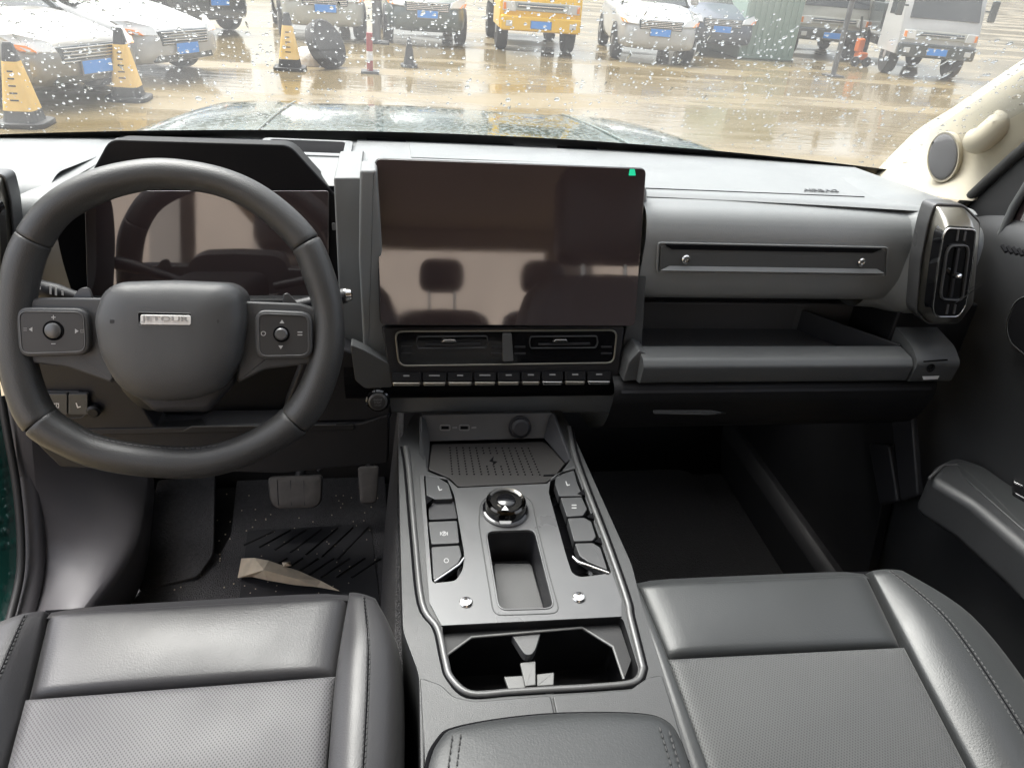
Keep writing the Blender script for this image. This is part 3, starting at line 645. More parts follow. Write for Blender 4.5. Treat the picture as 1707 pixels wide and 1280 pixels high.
# ---------------------------------------------------------------- instrument display
iq = PL((0, .075, .70), (0, -1, .268)); ihood = PL((0, .105, .80), (0, -1, .12))
inst = thing('instrument_display', iq(350, 520), 'wide black driver display panel behind the steering wheel', 'display')
slab('display_hood', rnd(ihood.L([(145, 300), (182, 232), (482, 241), (556, 322), (562, 360), (120, 360)]), [.004, .012, .012, .006, .004, .004]), ihood.n, .05, 'visor_black', inst, .003)
slab('display_case', rnd(iq.L([(76, 360), (140, 308), (560, 318), (576, 520), (90, 520)], -.006), .01), iq.n, .05, 'visor_black', inst, .004)
gl_i = slab('display_glass', rnd(iq.L([(140, 318), (548, 318), (548, 505), (146, 505)], .004), .004), iq.n, .008, 'screen_glass', inst, .001)
slab('display_chin', rnd(iq.L([(135, 500), (560, 500), (566, 530), (130, 530)], .008), .004), iq.n, .02, 'black_plastic', inst, .004)
slab('display_tab', rnd(iq.L([(553, 372), (559, 372), (560, 384), (554, 384)], .006), .001), iq.n, .004, 'satin_silver', inst, .0005)

# ---------------------------------------------------------------- centre touchscreen
tq = PL((0, 0, .75), (0, -math.cos(R(15)), math.sin(R(15))))
ts = thing('touchscreen', tq(850, 545), 'large switched-off tablet touchscreen above the centre vents', 'screen')
to = tq.L([(624, 263), (1079, 280), (1060, 545), (633, 543)])
to_r = rnd(to, .009, 6)
slab('case', [p - tq.n * .0035 for p in to_r], tq.n, .012, 'black_plastic', ts, .002)
slab('glass', shrink(to_r, .0012), tq.n, .0032, 'screen_glass', ts, .0008)
gi = tq(1054, 287, .0006)
slab('status_icon', rnd(tq.L([(1050, 282), (1058, 282), (1060, 293), (1048, 293)], .0006), .001), tq.n, .0004, 'green_glow', ts, 0)
slab('mount', rnd(tq.L([(760, 330), (950, 335), (945, 480), (765, 480)], -.012), .01), tq.n, .03, 'black_plastic', ts, .004)

# ================================================================== steering wheel
wq = PL((-.36, -.115, .71), (0, -math.cos(R(23)), math.sin(R(23)))); wn = wq.n
PXM = .83 / F      # metres per pixel at the wheel
wheel = thing('steering_wheel', wq(288, 545), 'black leather flat-bottomed steering wheel with square airbag cover', 'steering wheel')
rim_px = [(281, 290, 25), (369, 304, 24), (440, 339, 25), (504, 399, 26), (532, 460, 27), (548, 525, 26), (543, 600, 28), (506, 684, 30), (438, 737, 28), (350, 768, 28), (262, 769, 28), (178, 757, 28), (122, 736, 29), (63, 695, 31), (34, 620, 29), (27, 540, 27), (37, 450, 29), (60, 393, 28), (96, 348, 27), (150, 316, 27), (211, 297, 26)]
rl = crom(rim_px, 8, True); NR = len(rl)
def nearest(px, py): return min(range(NR), key=lambda i: (rl[i][0] - px) ** 2 + (rl[i][1] - py) ** 2)
cuts = [nearest(62, 402), nearest(510, 410), nearest(498, 700), nearest(72, 702)]
segs = [(cuts[0], cuts[1]), (cuts[1], cuts[2]), (cuts[2], cuts[3]), (cuts[3], cuts[0])]
for i0, i1 in segs:
    ids = []; i = i0
    while i != i1: ids.append(i); i = (i + 1) % NR
    ids.append(i1)
    pts = [wq(rl[i][0], rl[i][1]) for i in ids]; rr = [rl[i][2] * PXM for i in ids]
    d0 = (pts[1] - pts[0]).normalized(); d1 = (pts[-1] - pts[-2]).normalized()
    pts[0] += d0 * .0003; pts[-1] -= d1 * .0003
    pts = [pts[0]] + [pts[0] + d0 * .0012] + pts[1:-1] + [pts[-1] - d1 * .0012] + [pts[-1]]; rr = [rr[0] - .001] + [rr[0]] + rr[1:-1] + [rr[-1]] + [rr[-1] - .001]
    tube('rim', pts, rr, 'wheel_leather', wheel, sides=20, up=wn)
tube('rim_core', [wq(x, y) for x, y, _ in rl], [(r_ - 3) * PXM for *_, r_ in rl], 'groove', wheel, sides=12, closed=True, up=wn)
# inner stitching of the lower rim
lo = [rl[(cuts[2] + k) % NR] for k in range((cuts[3] - cuts[2]) % NR)]
stitches('rim_stitching', [wq(x + (288 - x) * .055, y + (545 - y) * .105, r_ * PXM * .35) for x, y, r_ in lo], wn, 'tray_gray', wheel, .006, .0035, .0006)
# spokes
def wslab(nm, pts, off, d, m, bev=.004, r=.006, par=None, seg=3): return slab(nm, rnd(wq.L(pts, off), r), wn, d, m, par or wheel, bev, seg)
wslab('spoke', [(20, 512), (60, 496), (180, 497), (190, 640), (110, 612), (40, 604)], .006, .022, 'wheel_cover', .003)
wslab('spoke', [(400, 502), (500, 506), (540, 520), (552, 590), (520, 606), (440, 616), (395, 640)], .006, .022, 'wheel_cover', .003)
wslab('lower_spoke', [(195, 560), (400, 560), (390, 640), (345, 688), (255, 688), (210, 650)], -.004, .02, 'dark_plastic', .008)
cover = rnd(wq.L([(176, 486), (200, 470), (290, 467), (385, 471), (408, 488), (412, 540), (402, 600), (372, 648), (330, 664), (285, 668), (235, 664), (200, 640), (172, 590), (162, 530)], .012), .010, 3)
ab = dome('airbag_cover', cover, wn, .030, 'wheel_cover', wheel, 12, 3.2, .03)
# emblem plate with lettering, pressed mark below
eo = rnd(wq.L([(229, 520), (320, 522), (320, 545), (230, 543)], .0415), .003)
slab('emblem_recess', eo, wn, .002, 'groove', ab, 0)
slab('emblem_plate', rnd(wq.L([(234, 524.5), (318, 526), (318, 542), (234, 541)], .0425), .002), wn, .002, 'emblem_silver', ab, .0005)
frame('emblem_rim', [p + wn * .0004 for p in eo], .0008, wn, .002, 'satin_silver', ab, .0003)
exd = wq(320, 533.5) - wq(230, 531.5)
text('emblem_lettering', 'JETOUR', wq(275, 532.5, .0428), exd, wn, 74 * PXM * .97, 'emblem_gray', ab, .0006, 10 * PXM, .01)
mk = wq.L([(259, 583), (285, 583), (285, 594), (260, 594)], .0416); ring('airbag_mark', mk, shrink(mk, .0012), wn, .001, 'dark_plastic', ab, 0)
slab('airbag_mark', wq.L([(267, 588), (279, 588), (279, 590), (267, 590)], .0416), wn, .001, 'dark_plastic', ab, 0)
for px in (187, 361): slab('horn_mark', rnd(wq.L([(px - 4, 533), (px + 4, 533), (px + 4, 539), (px - 4, 539)], .039), .001), wn, .001, 'dark_plastic', ab, 0)
# switch pads
def pad(pts, ctr, r_px, marks):
    o = rnd(wq.L(pts, .016), .014, 6); p_ = slab('switch_pad', o, wn, .014, 'wheel_cover', wheel, .003, 3)
    i1 = shrink(o, .0035); frame('pad_trim', [p + wn * .0012 for p in i1], .0014, wn, .004, 'satin_silver', p_, .0005)
    slab('pad_face', [p + wn * .0006 for p in shrink(i1, .0014)], wn, .003, 'switch_gray', p_, .0006)
    c = wq(ctr[0], ctr[1], .0168)
    lathe('pad_ring', c, wn, [(r_px * PXM * 1.25, 0), (r_px * PXM * 1.2, .0008), (r_px * PXM * 1.02, .0008), (r_px * PXM, -.001)], 'groove', p_, 24)
    lathe('pad_button', c, wn, [(r_px * PXM * .95, -.002), (r_px * PXM * .95, .002), (r_px * PXM * .75, .0032), (0, .0034)], 'satin_silver', p_, 24)
    for kd, x, y, s_ in marks: icon(kd, lambda a, b: wq(a, b, .0172), x, y, s_, wn, 'print_gray' if s_ > 3 else 'print_dim', p_, 'pad_symbol')
pad([(24, 512), (146, 514), (150, 592), (30, 596)], (89, 551), 13, [('plus', 89, 529, 4), ('minus', 89, 573, 4), ('left', 52, 549, 4), ('bars', 42, 549, 3), ('right', 127, 552, 4), ('rear', 137, 552, 3)])
pad([(424, 516), (520, 520), (521, 598), (426, 600)], (469, 557), 11, [('up', 470, 537, 4), ('down', 468, 578, 4), ('ring', 439, 556, 4), ('bars', 500, 556, 4)])
# paddles, column
wslab('shift_paddle', [(118, 500), (132, 480), (148, 478), (156, 500)], -.02, .004, 'satin_silver', .001)
wslab('shift_paddle', [(470, 512), (472, 490), (480, 488), (502, 512)], -.02, .004, 'satin_silver', .001)
col_t = thing('steering_column', wq(290, 600, -.06), 'black steering column shroud with stalks behind the wheel', 'steering column')
sh = [rnd([wq(290 + dx * a, 590 + dy * b_, off) for dx, dy in ((-1, -1), (1, -1), (1, .6), (.6, 1), (-.6, 1), (-1, .6))], .02, 4) for off, a, b_ in ((-.024, 80, 75), (-.04, 95, 90), (-.16, 90, 95))]
loft('shroud', sh, 'black_plastic', col_t, closed=True, caps=True)
def stalk(pts, rr, off, lab=None):
    return tube('stalk', [wq(x, y, off) for x, y in pts], rr, 'dark_plastic', col_t, 14)
st = stalk([(200, 520), (118, 494), (95, 488), (60, 480), (52, 478)], [.006, .008, .0105, .0105, .008], -.045)
for x, y, h in ((66, 480, 3), (84, 484, 7), (93, 486, 7), (104, 489, 4)): slab('stalk_symbol', wq.L([(x - 1.6, y - h), (x + 1.6, y - h + 1), (x + 1.6, y + h), (x - 1.6, y + h - 1)], -.0335), wn, .0008, 'print_white', st, 0)
st = stalk([(400, 530), (520, 505), (560, 497), (577, 492)], [.006, .008, .0095, .009], -.045)
lathe('stalk_tip', wq(578, 492, -.045), (1, 0, .15), [(.0085, -.004), (.0095, 0), (.007, .006), (0, .0075)], 'chrome', st, 16)

# ================================================================== centre console
cp = PL((0, -.39, .45), (0, -.08, 1)); cn = cp.n
con = thing('centre_console', (0, -.3, 0), 'grey centre console with gear knob, phone tray and cup holders', 'console')
body = cp.L([(690, 688), (938, 684), (975, 768), (1053, 941), (1070, 1009), (1107, 1124), (1160, 1290), (1210, 1430), (690, 1430), (702, 1290), (699, 1124), (672, 1052), (667, 879), (664, 738)])
hole_tray = cp.L([(703, 700), (922, 696), (950, 768), (930, 795), (912, 806), (763, 813), (748, 800), (711, 785)])
hole_l = rnd(cp.L([(706, 793), (744, 797), (757, 826), (774, 925), (772, 950), (760, 970), (720, 974)]), .006, 3)
hole_r = rnd(cp.L([(918, 799), (930, 790), (961, 782), (1019, 957), (966, 964), (953, 957), (944, 930), (914, 822)]), [.004, .004, .003, .003, .01, .01, .01, .005], 3)
pocket = rnd(cp.L([(808, 886), (892, 883), (926, 1017), (830, 1020)]), .012, 4)
cup_o = rnd(cp.L([(736, 1044), (1038, 1029), (1066, 1120), (1050, 1136), (780, 1152), (757, 1140)]), [.004, .006, .022, .01, .03, .02], 5)
holed('console_shell', rnd(body, .01, 3), [hole_tray, hole_l, hole_r, pocket, cup_o], cn, .30, 'rail_plastic', con)
# silver deck plate, proud of the shell
deck_o = cp.L([(700, 792), (716, 1004), (736, 1042), (1036, 1027), (1036, 1000), (957, 776), (930, 790), (912, 806), (763, 813), (746, 799)], .002)
up2 = lambda ol, o=.002: [p + cn * o for p in ol]
holed('deck_plate', deck_o, [up2(hole_l), up2(hole_r), up2(pocket)], cn, .004, 'satin_silver', con)
# rails along both edges
for pts in ([(676, 745), (682, 785), (692, 900), (704, 1006), (730, 1048), (742, 1100), (752, 1130), (785, 1156), (850, 1153), (916, 1149)], [(948, 712), (960, 768), (1010, 900), (1044, 998), (1050, 1028), (1068, 1100), (1070, 1118), (1056, 1137), (1000, 1144), (916, 1149)]):
    tube('edge_rail', crom([tuple(cp(x, y, .001)) for x, y in pts], 5),   .0036, 'rail_trim', con, 10, flat=.9, up=cn)
    tube('rail_groove', crom([tuple(cp(x + (-7 if pts[0][0] < 800 else 7), y + (5 if y > 1130 else 0), .000)) for x, y in pts], 5), .0016, 'groove', con, 8, up=cn)
# phone tray
cup('phone_tray', hole_tray, cn, .028, 'dark_plastic', con, .97)
mo_ = cp.L([(720, 740), (908, 736), (944, 770), (926, 792), (911, 804), (764, 811), (750, 797), (714, 782)], -.006)
pm = slab('charging_mat', rnd(mo_, .004), cn, .004, 'mat_rubber', con, .001)
hp_ = []
for i in range(13):
    for j in range(11):
        t, q = i / 12, j / 10; x0, x1 = 750 + 131 * t, 754 + 146 * t
        if abs(i - 6) <= 1 and 3 <= j <= 6 and abs(j - 4.5) < 2: continue
        hp_.append(cp(x0 + (x1 - x0) * q, 746 + 44 * q + 1 * t, -.0058))
tag(dots('mat_holes', hp_, cn, .0013, 'groove', pm), kind='stuff')
slab('charging_symbol', cp.L([(816, 768), (823, 760), (822, 768), (829, 769), (821, 776), (822, 770)], -.0055), cn, .0006, 'groove', pm, 0)
slab('mat_slot', cp.L([(906, 791), (928, 790), (926, 793), (906, 793)], -.0052), cn, .001, 'groove', pm, 0)
bpn = PL(cp(817, 733, -.006), (0, -math.cos(R(20)), math.sin(R(20))))
bk = slab('port_panel', rnd(bpn.L([(703, 692), (921, 688), (921, 730), (714, 736)]), .002), bpn.n, .02, 'tray_gray', con, .001)
slab('tray_cheek', [bpn(703, 693, .002), bpn(711, 700, .004), bpn(717, 734, .004), cp(714, 786, -.004), cp(704, 760, .0)], (1, -.2, .3), .004, 'rail_plastic', con, .001)
slab('tray_cheek', [bpn(921, 688, .002), cp(950, 765, 0), cp(942, 772, -.004), bpn(906, 730, .004), bpn(914, 697, .004)], (-1, -.2, .3), .004, 'dark_plastic', con, .001)
for x in (742, 774):
    u_ = rnd(bpn.L([(x - 9, 708), (x + 9, 708), (x + 9, 718), (x - 9, 718)], .001), .003); ring('usb_port', u_, shrink(u_, .0012), bpn.n, .003, 'print_dim', bk, 0)
    slab('port_slot', rnd(bpn.L([(x - 6, 711), (x + 6, 711), (x + 6, 715), (x - 6, 715)], .0006), .001), bpn.n, .002, 'groove', bk, 0)
    slab('port_symbol', bpn.L([(x + 12, 712), (x + 20, 711), (x + 20, 714), (x + 12, 714)], .0008), bpn.n, .0005, 'print_dim', bk, 0)
c = bpn(866, 711)
so2 = lathe('power_socket_cap', c, bpn.n, [(.0165, -.002), (.0165, .004), (.015, .006), (.014, .006), (.0135, .011), (.010, .014), (0, .015)], 'dark_plastic', bk, 28)
# key banks
def key(pts, par, m='button_gray', off=.004, sym=None):
    k = slab('console_key', rnd(cp.L(pts, off), .0022, 3), cn, .014, m, par, .0012)
    if sym:
        icon(sym[0], lambda x, y: cp(x, y, off + .0004), sym[1], sym[2], sym[3], cn, 'print_gray', k)
    return k
cup('key_well', hole_l, cn, .03, 'piano_black', con, 1.0); cup('key_well', hole_r, cn, .03, 'piano_black', con, 1.0)
key([(709, 792), (730, 795), (748, 806), (755, 831), (725, 832), (711, 825)], con, sym=('seat', 733, 814, 4))
key([(724, 835), (757, 834), (763, 864), (715, 866), (714, 846)], con, 'dark_plastic', -.003)
key([(714, 869), (762, 867), (766, 905), (719, 907)], con, sym=('brake', 740, 889, 4))
key([(719, 911), (766, 908), (770, 926), (764, 938), (726, 966), (722, 964)], con, sym=('ring', 744, 934, 4))
tube('key_edge', [cp(x, y, .003) for x, y in ((724, 969), (745, 955), (765, 941), (773, 930))], .0016, 'chrome', con, 8)
key([(926, 797), (936, 790), (957, 783), (963, 806), (972, 826), (932, 827), (925, 806)], con, sym=('seat', 946, 806, 4))
key([(934, 829), (970, 828), (979, 848), (972, 859), (945, 861)], con, 'button_gray', .004, ('bars', 957, 844, 4))
key([(946, 863), (974, 862), (986, 869), (994, 894), (988, 901), (957, 902)], con)
key([(958, 905), (988, 904), (1001, 912), (1014, 951), (980, 936), (966, 926)], con)
for x, y in ((965, 820), (980, 859), (993, 900)): slab('key_wedge', cp.L([(x - 2, y + 2), (x + 8, y - 5), (x + 11, y + 6)], .0052), cn, .003, 'groove', con, 0)
tube('key_edge', [cp(x, y, .003) for x, y in ((955, 928), (963, 936), (985, 944), (1015, 955))], .0016, 'chrome', con, 8)
slab('key_wedge', cp.L([(709, 828), (722, 831), (711, 840)], .0052), cn, .003, 'groove', con, 0)
# gear knob
c = cp(842, 851, .002)
frame('knob_surround', rnd(cp.L([(800, 835), (826, 818), (862, 818), (888, 833), (895, 868), (915, 950), (935, 1022), (822, 1026), (808, 940), (797, 872)], .0026), .012, 4), .0016, cn, .002, 'rail_plastic', con, .0005)
kb = lathe('gear_knob', c, cn, [(.0285, 0), (.0285, .003), (.0262, .004), (.0255, .012), (.0245, .016), (.0225, .018), (.0195, .017), (.0185, .0155), (.0125, .0155), (.0115, .0185), (.010, .0195), (0, .0195)], 'piano_black', con, 48)
lathe('knob_ring', c, cn, [(.0300, 0), (.0300, .002), (.0287, .003), (.0284, .001)], 'satin_silver', kb, 48)
lathe('knob_crown', c, cn, [(.0258, .011), (.0250, .0165), (.0226, .0188), (.0200, .0176), (.0196, .0166)], 'dark_chrome', kb, 48)
slab('knob_mark', cp.L([(836, 850), (842, 842), (848, 850)], .0222), cn, .0005, 'print_white', kb, 0)
slab('knob_mark', rnd(cp.L([(832, 868), (853, 868), (851, 873), (834, 873)], .0204), .0008), cn, .0004, 'print_dim', kb, 0)
# pocket
cup('pocket', up2(pocket), cn, .05, 'dark_plastic', con, .92)
slab('pocket_floor', rnd(cp.L([(822, 938), (886, 938), (908, 1016), (830, 1016)], -.040), .006), cn, .006, 'tray_gray', con, .002)
frame('pocket_rim', [p + cn * .003 for p in pocket], .0022, cn, .004, 'satin_silver', con, .0008)
for px, py in ((777, 1004), (965, 996)):
    lathe('bolt', cp(px, py, .002), cn, [(.0075, 0), (.0075, .001), (.006, .003), (.0035, .0034), (.0032, .0018), (0, .0018)], 'chrome', con, 18)
# cup holders
cup('cup_holder', cup_o, cn, .085, 'black_plastic', con, .93)
lg = cp.L([(742, 1094), (786, 1062), (970, 1046), (1022, 1078), (1040, 1132)], -.010)
tube('cup_ledge', lg, .0016, 'ledge_gray', con, 8)
slab('cup_ledge_shelf', [p for p in lg] + cp.L([(1052, 1100), (1030, 1034), (745, 1048), (738, 1062)], -.010), cn, .004, 'black_plastic', con, 0)
slab('cup_fin', rnd(cp.L([(852, 1056), (902, 1053), (893, 1082), (886, 1091), (876, 1091), (870, 1084)], -.012), .003), cn, .012, 'tray_gray', con, .001)
slab('cup_clip', rnd(cp.L([(867, 1104), (893, 1101), (893, 1141), (876, 1143)], -.02), .001), cn, .004, 'ledge_gray', con, .001)
slab('cup_clip', rnd(cp.L([(840, 1127), (872, 1125), (876, 1146), (848, 1148)], -.025), .001), cn, .004, 'ledge_gray', con, .001)
slab('cup_clip', rnd(cp.L([(895, 1123), (924, 1120), (923, 1141), (895, 1143)], -.025), .001), cn, .004, 'ledge_gray', con, .001)
# rear cover of the console, two halves with a split line
for pts in ([(756, 1160), (790, 1168), (918, 1158), (928, 1205), (760, 1235), (720, 1275), (706, 1300), (704, 1200), (700, 1128), (735, 1140)], [(921, 1158), (1050, 1149), (1080, 1128), (1104, 1124), (1125, 1190), (1150, 1275), (1120, 1220), (1063, 1200), (931, 1204)]):
    slab('console_cover', rnd(cp.L(pts, .003), .004), cn, .004, 'rail_plastic', con, .0015)
# armrest lid
ar = PL((0, -.5, .475), (0, .02, 1))
arm = thing('armrest', ar(930, 1270), 'grey leather padded armrest lid at the rear of the console', 'armrest')
ao = crom([(712, 1290), (732, 1240), (761, 1222), (850, 1206), (948, 1198), (1063, 1199), (1110, 1211), (1132, 1240), (1150, 1290), (1190, 1430), (1205, 1560), (960, 1580), (715, 1570), (705, 1430)], 5, True)
dome('lid_pad', [ar(x, y, -.012) for x, y in ao], ar.n, .016, 'leather_cool', arm, 14, 5, .025)
tube('lid_gap_shade', [ar(x, y, -.012) + V((0, .004, 0)) for x, y in ao[:42]], .0028, 'groove', arm, 8)  # dark tube stands in for the shadow line around the lid
slab('lid_base', [ar(x, y, -.03) for x, y in ao], ar.n, .03, 'black_plastic', arm, 0)
for xo in (0, 14):
    stitches('lid_stitching', [ar(754 + xo - .12 * (y - 1222), y, .0035) for y in range(1226 - xo // 4, 1420, 12)], ar.n, 'stitch', arm, .0065, .004, .0008)
    stitches('lid_stitching', [ar(1098 + xo + .30 * (y - 1205), y, .0035) for y in range(1212 + xo // 2, 1420, 12)], ar.n, 'stitch', arm, .0065, .004, .0008)

# ================================================================== seats
spn = PL((0, -.30, .45), (0, -.15, 1)); sn = spn.n
def seat(lab, fp4, rp4, boln, lth, prf, xc, cat='seat'):
    s = thing('front_seat', (xc, -.55, 0), lab, cat, 'front seats')
    xc += .09 if xc > 0 else -.03
    patch('cushion_front', spn.L(fp4), sn, lth, s, 20, 8, .004, .012, .05, .09)
    patch('cushion_centre', spn.L(rp4), sn, prf, s, 20, 20, .004, .005, .05, .05)
    # the seam gap below the panels
    al = fp4[:2] + rp4[2:]
    slab('cushion_base', spn.L(al, -.016), sn, .10, 'groove', s, 0)
    a, b_ = spn(*fp4[0]), spn(*fp4[1])
    # rolled front edge
    secs = []
    for t in [i / 12 for i in range(13)]:
        p = a.lerp(b_, t); e_ = .006 * (1 - (2 * t - 1) ** 8)
        secs.append([p + V((0, -.004, -.008 + e_)), p + V((0, .008, -.012 + e_)), p + V((0, .018, -.022 + e_)), p + V((0, .024, -.045)), p + V((0, .02, -.10)), p + V((0, -.02, -.16))])
    loft('cushion_lip', secs, lth, s, sharp=80)
    for i, (inn_, out_, h, hw) in enumerate(boln):
        bo = strip('bolster', spn.L(inn_, -.004), spn.L(out_, -.004), [(0, -.03), (.0, -.004), (.06, .006), (.3, h), (.6, h * .9), (.88, h * .2), (1.0, -.03), (1.04, -.09), (1.02, -.17)], sn, lth, s, front=[(.012, .10), (.012, .045), (.008, .016)])
        A = [V(p) for p in crom([tuple(p) for p in spn.L(inn_)], 6)]; B = [V(p) for p in crom([tuple(p) for p in spn.L(out_)], 6)]
        if hw:
            for dt in (0, .05): stitches('bolster_stitching', [p.lerp(q, hw + dt) + sn * (h * .93 * min(1, .25 + 2.6 * i_ / len(A)) - .004 + .0012) for i_, (p, q) in enumerate(zip(A, B))], sn, 'stitch', bo, .0055, .0035, .0008)
            tube('bolster_seam', [p.lerp(q, hw + .025) + sn * (h * .93 * min(1, .25 + 2.6 * i_ / len(A)) - .0035) for i_, (p, q) in enumerate(zip(A, B))], .0012, 'groove', bo, 6)
    # backrest and headrest (behind the camera, mirrored in the screens)
    bk_ = [[V((xc + wx * w_, y, z)) for wx, y, z in ((-1, y0 - .02, z0), (-.92, y0 + .035, z0), (-.7, y0 + .03, z0), (-.6, y0, z0), (.6, y0, z0), (.7, y0 + .03, z0), (.92, y0 + .035, z0), (1, y0 - .02, z0), (.9, y0 - .10, z0), (-.9, y0 - .10, z0))] for y0, z0, w_ in ((-.96, .42, .25), (-.97, .55, .27), (-1.0, .70, .275), (-1.03, .82, .24), (-1.04, .875, .17))]
    loft('backrest', bk_, lth, s, closed=True, caps=True, sub=1)
    hr = rnd([V((xc + x, -1.02, z)) for x, z in ((-.14, .905), (.14, .905), (.13, 1.16), (-.13, 1.16))], .05, 5)
    dome('headrest', hr, (0, 1, .1), .035, lth, s, 8, 2.4, .06)
    for dx in (-.06, .06): tube('headrest_post', [V((xc + dx, -1.06, .85)), V((xc + dx, -1.06, .93))], .006, 'chrome', s)
    return s
seat('black leather driver seat cushion with perforated centre behind the steering wheel',
     [(76, 1017), (580, 988), (558, 1122), (41, 1161)], [(40, 1162), (558, 1123), (528, 1400), (-40, 1460)],
     [([(582, 988), (559, 1124), (546, 1280), (532, 1440)], [(632, 1000), (668, 1075), (668, 1280), (660, 1440)], .016, .47),
      ([(74, 1018), (40, 1162), (5, 1280), (-40, 1440)], [(-30, 1050), (-100, 1180), (-150, 1280), (-210, 1440)], .022, .28)], 'leather', 'perforated', -.35)
seat('grey-black leather passenger seat cushion right of the console',
     [(1062, 969), (1450, 952), (1509, 1074), (1112, 1094)], [(1113, 1095), (1510, 1075), (1680, 1400), (1225, 1420)],
     [([(1452, 952), (1511, 1075), (1620, 1280), (1700, 1430)], [(1512, 952), (1632, 1022), (1745, 1160), (1890, 1400)], .015, .50),
      ([(1060, 970), (1110, 1094), (1178, 1280), (1228, 1430)], [(1040, 985), (1082, 1100), (1136, 1280), (1180, 1430)], .008, 0)], 'leather_cool', 'perforated_cool', .345)
for i, xc in enumerate((-.40, .05, .46)):
    rs = thing('rear_bench_seat', (xc, -1.85, .1), ('left', 'middle', 'right')[i] + ' rear seat with headrest, mirrored in the touchscreen', 'seat', 'rear seats')
    hw = .19 if i != 1 else .22
    box('cushion', (xc - hw, -1.95, .2), (xc + hw, -1.45, .42), 'leather', rs, .04, 4)
    loft('backrest', [[V((xc + wx * w_, y0 + dy, z0)) for wx, dy in ((-1, -.05), (-.85, .03), (0, .04), (.85, .03), (1, -.05), (.8, -.12), (-.8, -.12))] for y0, z0, w_ in ((-1.93, .38, hw), (-1.97, .6, hw), (-2.02, .82, hw), (-2.04, .88, hw * .8))], 'leather', rs, closed=True, caps=True, sub=1)
    dome('headrest', rnd([V((xc + x, -2.03, z)) for x, z in ((-.09, .945), (.09, .945), (.085, 1.07), (-.085, 1.07))], .05, 5), (0, 1, .1), .03, 'leather', rs, 8, 2.4, .05)
    for dx in (-.05, .05): tube('headrest_post', [V((xc + dx, -2.05, .84)), V((xc + dx, -2.05, .96))], .006, 'chrome', rs)

# ================================================================== driver footwell
fl = PZ(.012)
fm = thing('floor_mat', fl(480, 900), 'charcoal carpet mat with chevron heel pad in the driver footwell', 'floor mat')
def sheet(nm, pts, pl, off, d, m, par, r=.01, bev=.002): return slab(nm, rnd(pl.L(pts, off), r), pl.n, d, m, par, bev)
sheet('mat_carpet', [(398, 770), (640, 770), (660, 1100), (150, 1120), (212, 985), (240, 900), (270, 800), (360, 780), (356, 920), (366, 924), (385, 890)], fl, 0, .010, 'carpet_mat', fm)
hp2 = fl.L([(412, 884), (618, 872), (634, 1010), (396, 1015)], .002)
slab('heel_pad', rnd(hp2, .008), (0, 0, 1), .004, 'dark_plastic', fm, .001)
for i in range(7):
    x0 = 420 + 26 * i
    tube('chevron_rib', [fl(x, y, .003) for x, y in ((x0 - 14, 908 + 4 * i), (x0 + 38, 884 - i))], .0022, 'black_plastic', fm, 6)
    tube('chevron_rib', [fl(x, y, .003) for x, y in ((x0 + 10, 962), (x0 + 58, 930))], .0022, 'black_plastic', fm, 6)
fr2 = PL(fl(300, 980), (0, -.25, 1))
sheet('dead_pedal_carpet', [(262, 800), (358, 788), (356, 922), (330, 960), (230, 985)], fr2, .004, .012, 'carpet_mat', fm)
bp_ = PL((-.34, .34, .15), (0, -.85, .55))
pd = thing('brake_pedal', bp_(492, 820), 'wide worn rubber brake pedal hanging in the driver footwell', 'pedal')
pf = rnd(bp_.L([(446, 795), (538, 791), (536, 838), (522, 847), (462, 848), (450, 836)]), .01, 4)
dome('pedal_pad', pf, bp_.n, .008, 'pedal_rubber', pd, 6, 3, .012); tube('pedal_arm', [bp_(495, 815, -.01), bp_(510, 775, -.03) + V((0, .02, .03)), bp_(520, 740, -.03) + V((0, .1, .12))], .010, 'black_plastic', pd)
for q in range(3): tube('pad_rib', [bp_(462 + 22 * q, 800, .0072), bp_(464 + 22 * q, 842, .0068)], .001, 'dark_plastic', pd, 6)
tube('pedal_switch', [bp_(530, 785, -.01), bp_(545, 770, -.015)], .004, 'dark_plastic', pd)
ap = thing('accelerator_pedal', bp_(616, 810), 'narrow grey accelerator pedal beside the brake pedal', 'pedal')
dome('pedal_pad', rnd(bp_.L([(596, 778), (632, 776), (628, 838), (600, 840)], -.02), .008, 3), bp_.n, .006, 'pedal_rubber', ap, 5, 3, .014)
tube('pedal_arm', [bp_(616, 800, -.03), bp_(620, 740, -.04) + V((0, .08, .1))], .009, 'black_plastic', ap)
# crumpled paper on the mat
pw = thing('paper_scrap', fl(470, 960), 'crumpled beige cardboard scrap lying on the driver floor mat', 'paper')
pv = [PZ(.014 + z)(x, y) for x, y, z in ((403, 931, .012), (425, 930, .034), (448, 935, .04), (500, 953, .024), (535, 968, .014), (566, 985, .006), (528, 978, .010), (490, 974, .012), (446, 966, .020), (420, 960, .010), (397, 963, .004), (440, 950, .046), (492, 964, .03))]
pp_ = obj('scrap', pv, [[0, 1, 11, 10], [1, 2, 11], [10, 11, 9], [9, 11, 8], [2, 3, 12, 11], [11, 12, 7, 8], [3, 4, 12], [12, 4, 6, 7], [4, 5, 6]], 'paper', pw, smooth=False); q = pp_.modifiers.new('s', 'SOLIDIFY'); q.thickness = .0012
tag(obj('leaf_chip', [PZ(.05)(x, y) for x, y in ((470, 937), (484, 936), (486, 943), (472, 944))] + [PZ(.062)(478, 938)], [[0, 1, 4], [1, 2, 4], [2, 3, 4], [3, 0, 4]], 'paper', pw, smooth=False))
cr_p = [fl(random.uniform(250, 630), random.uniform(820, 990), .001) for _ in range(110)]
dots('crumbs', cr_p, (0, 0, 1), .0016, 'paper', fm, h=.0015)
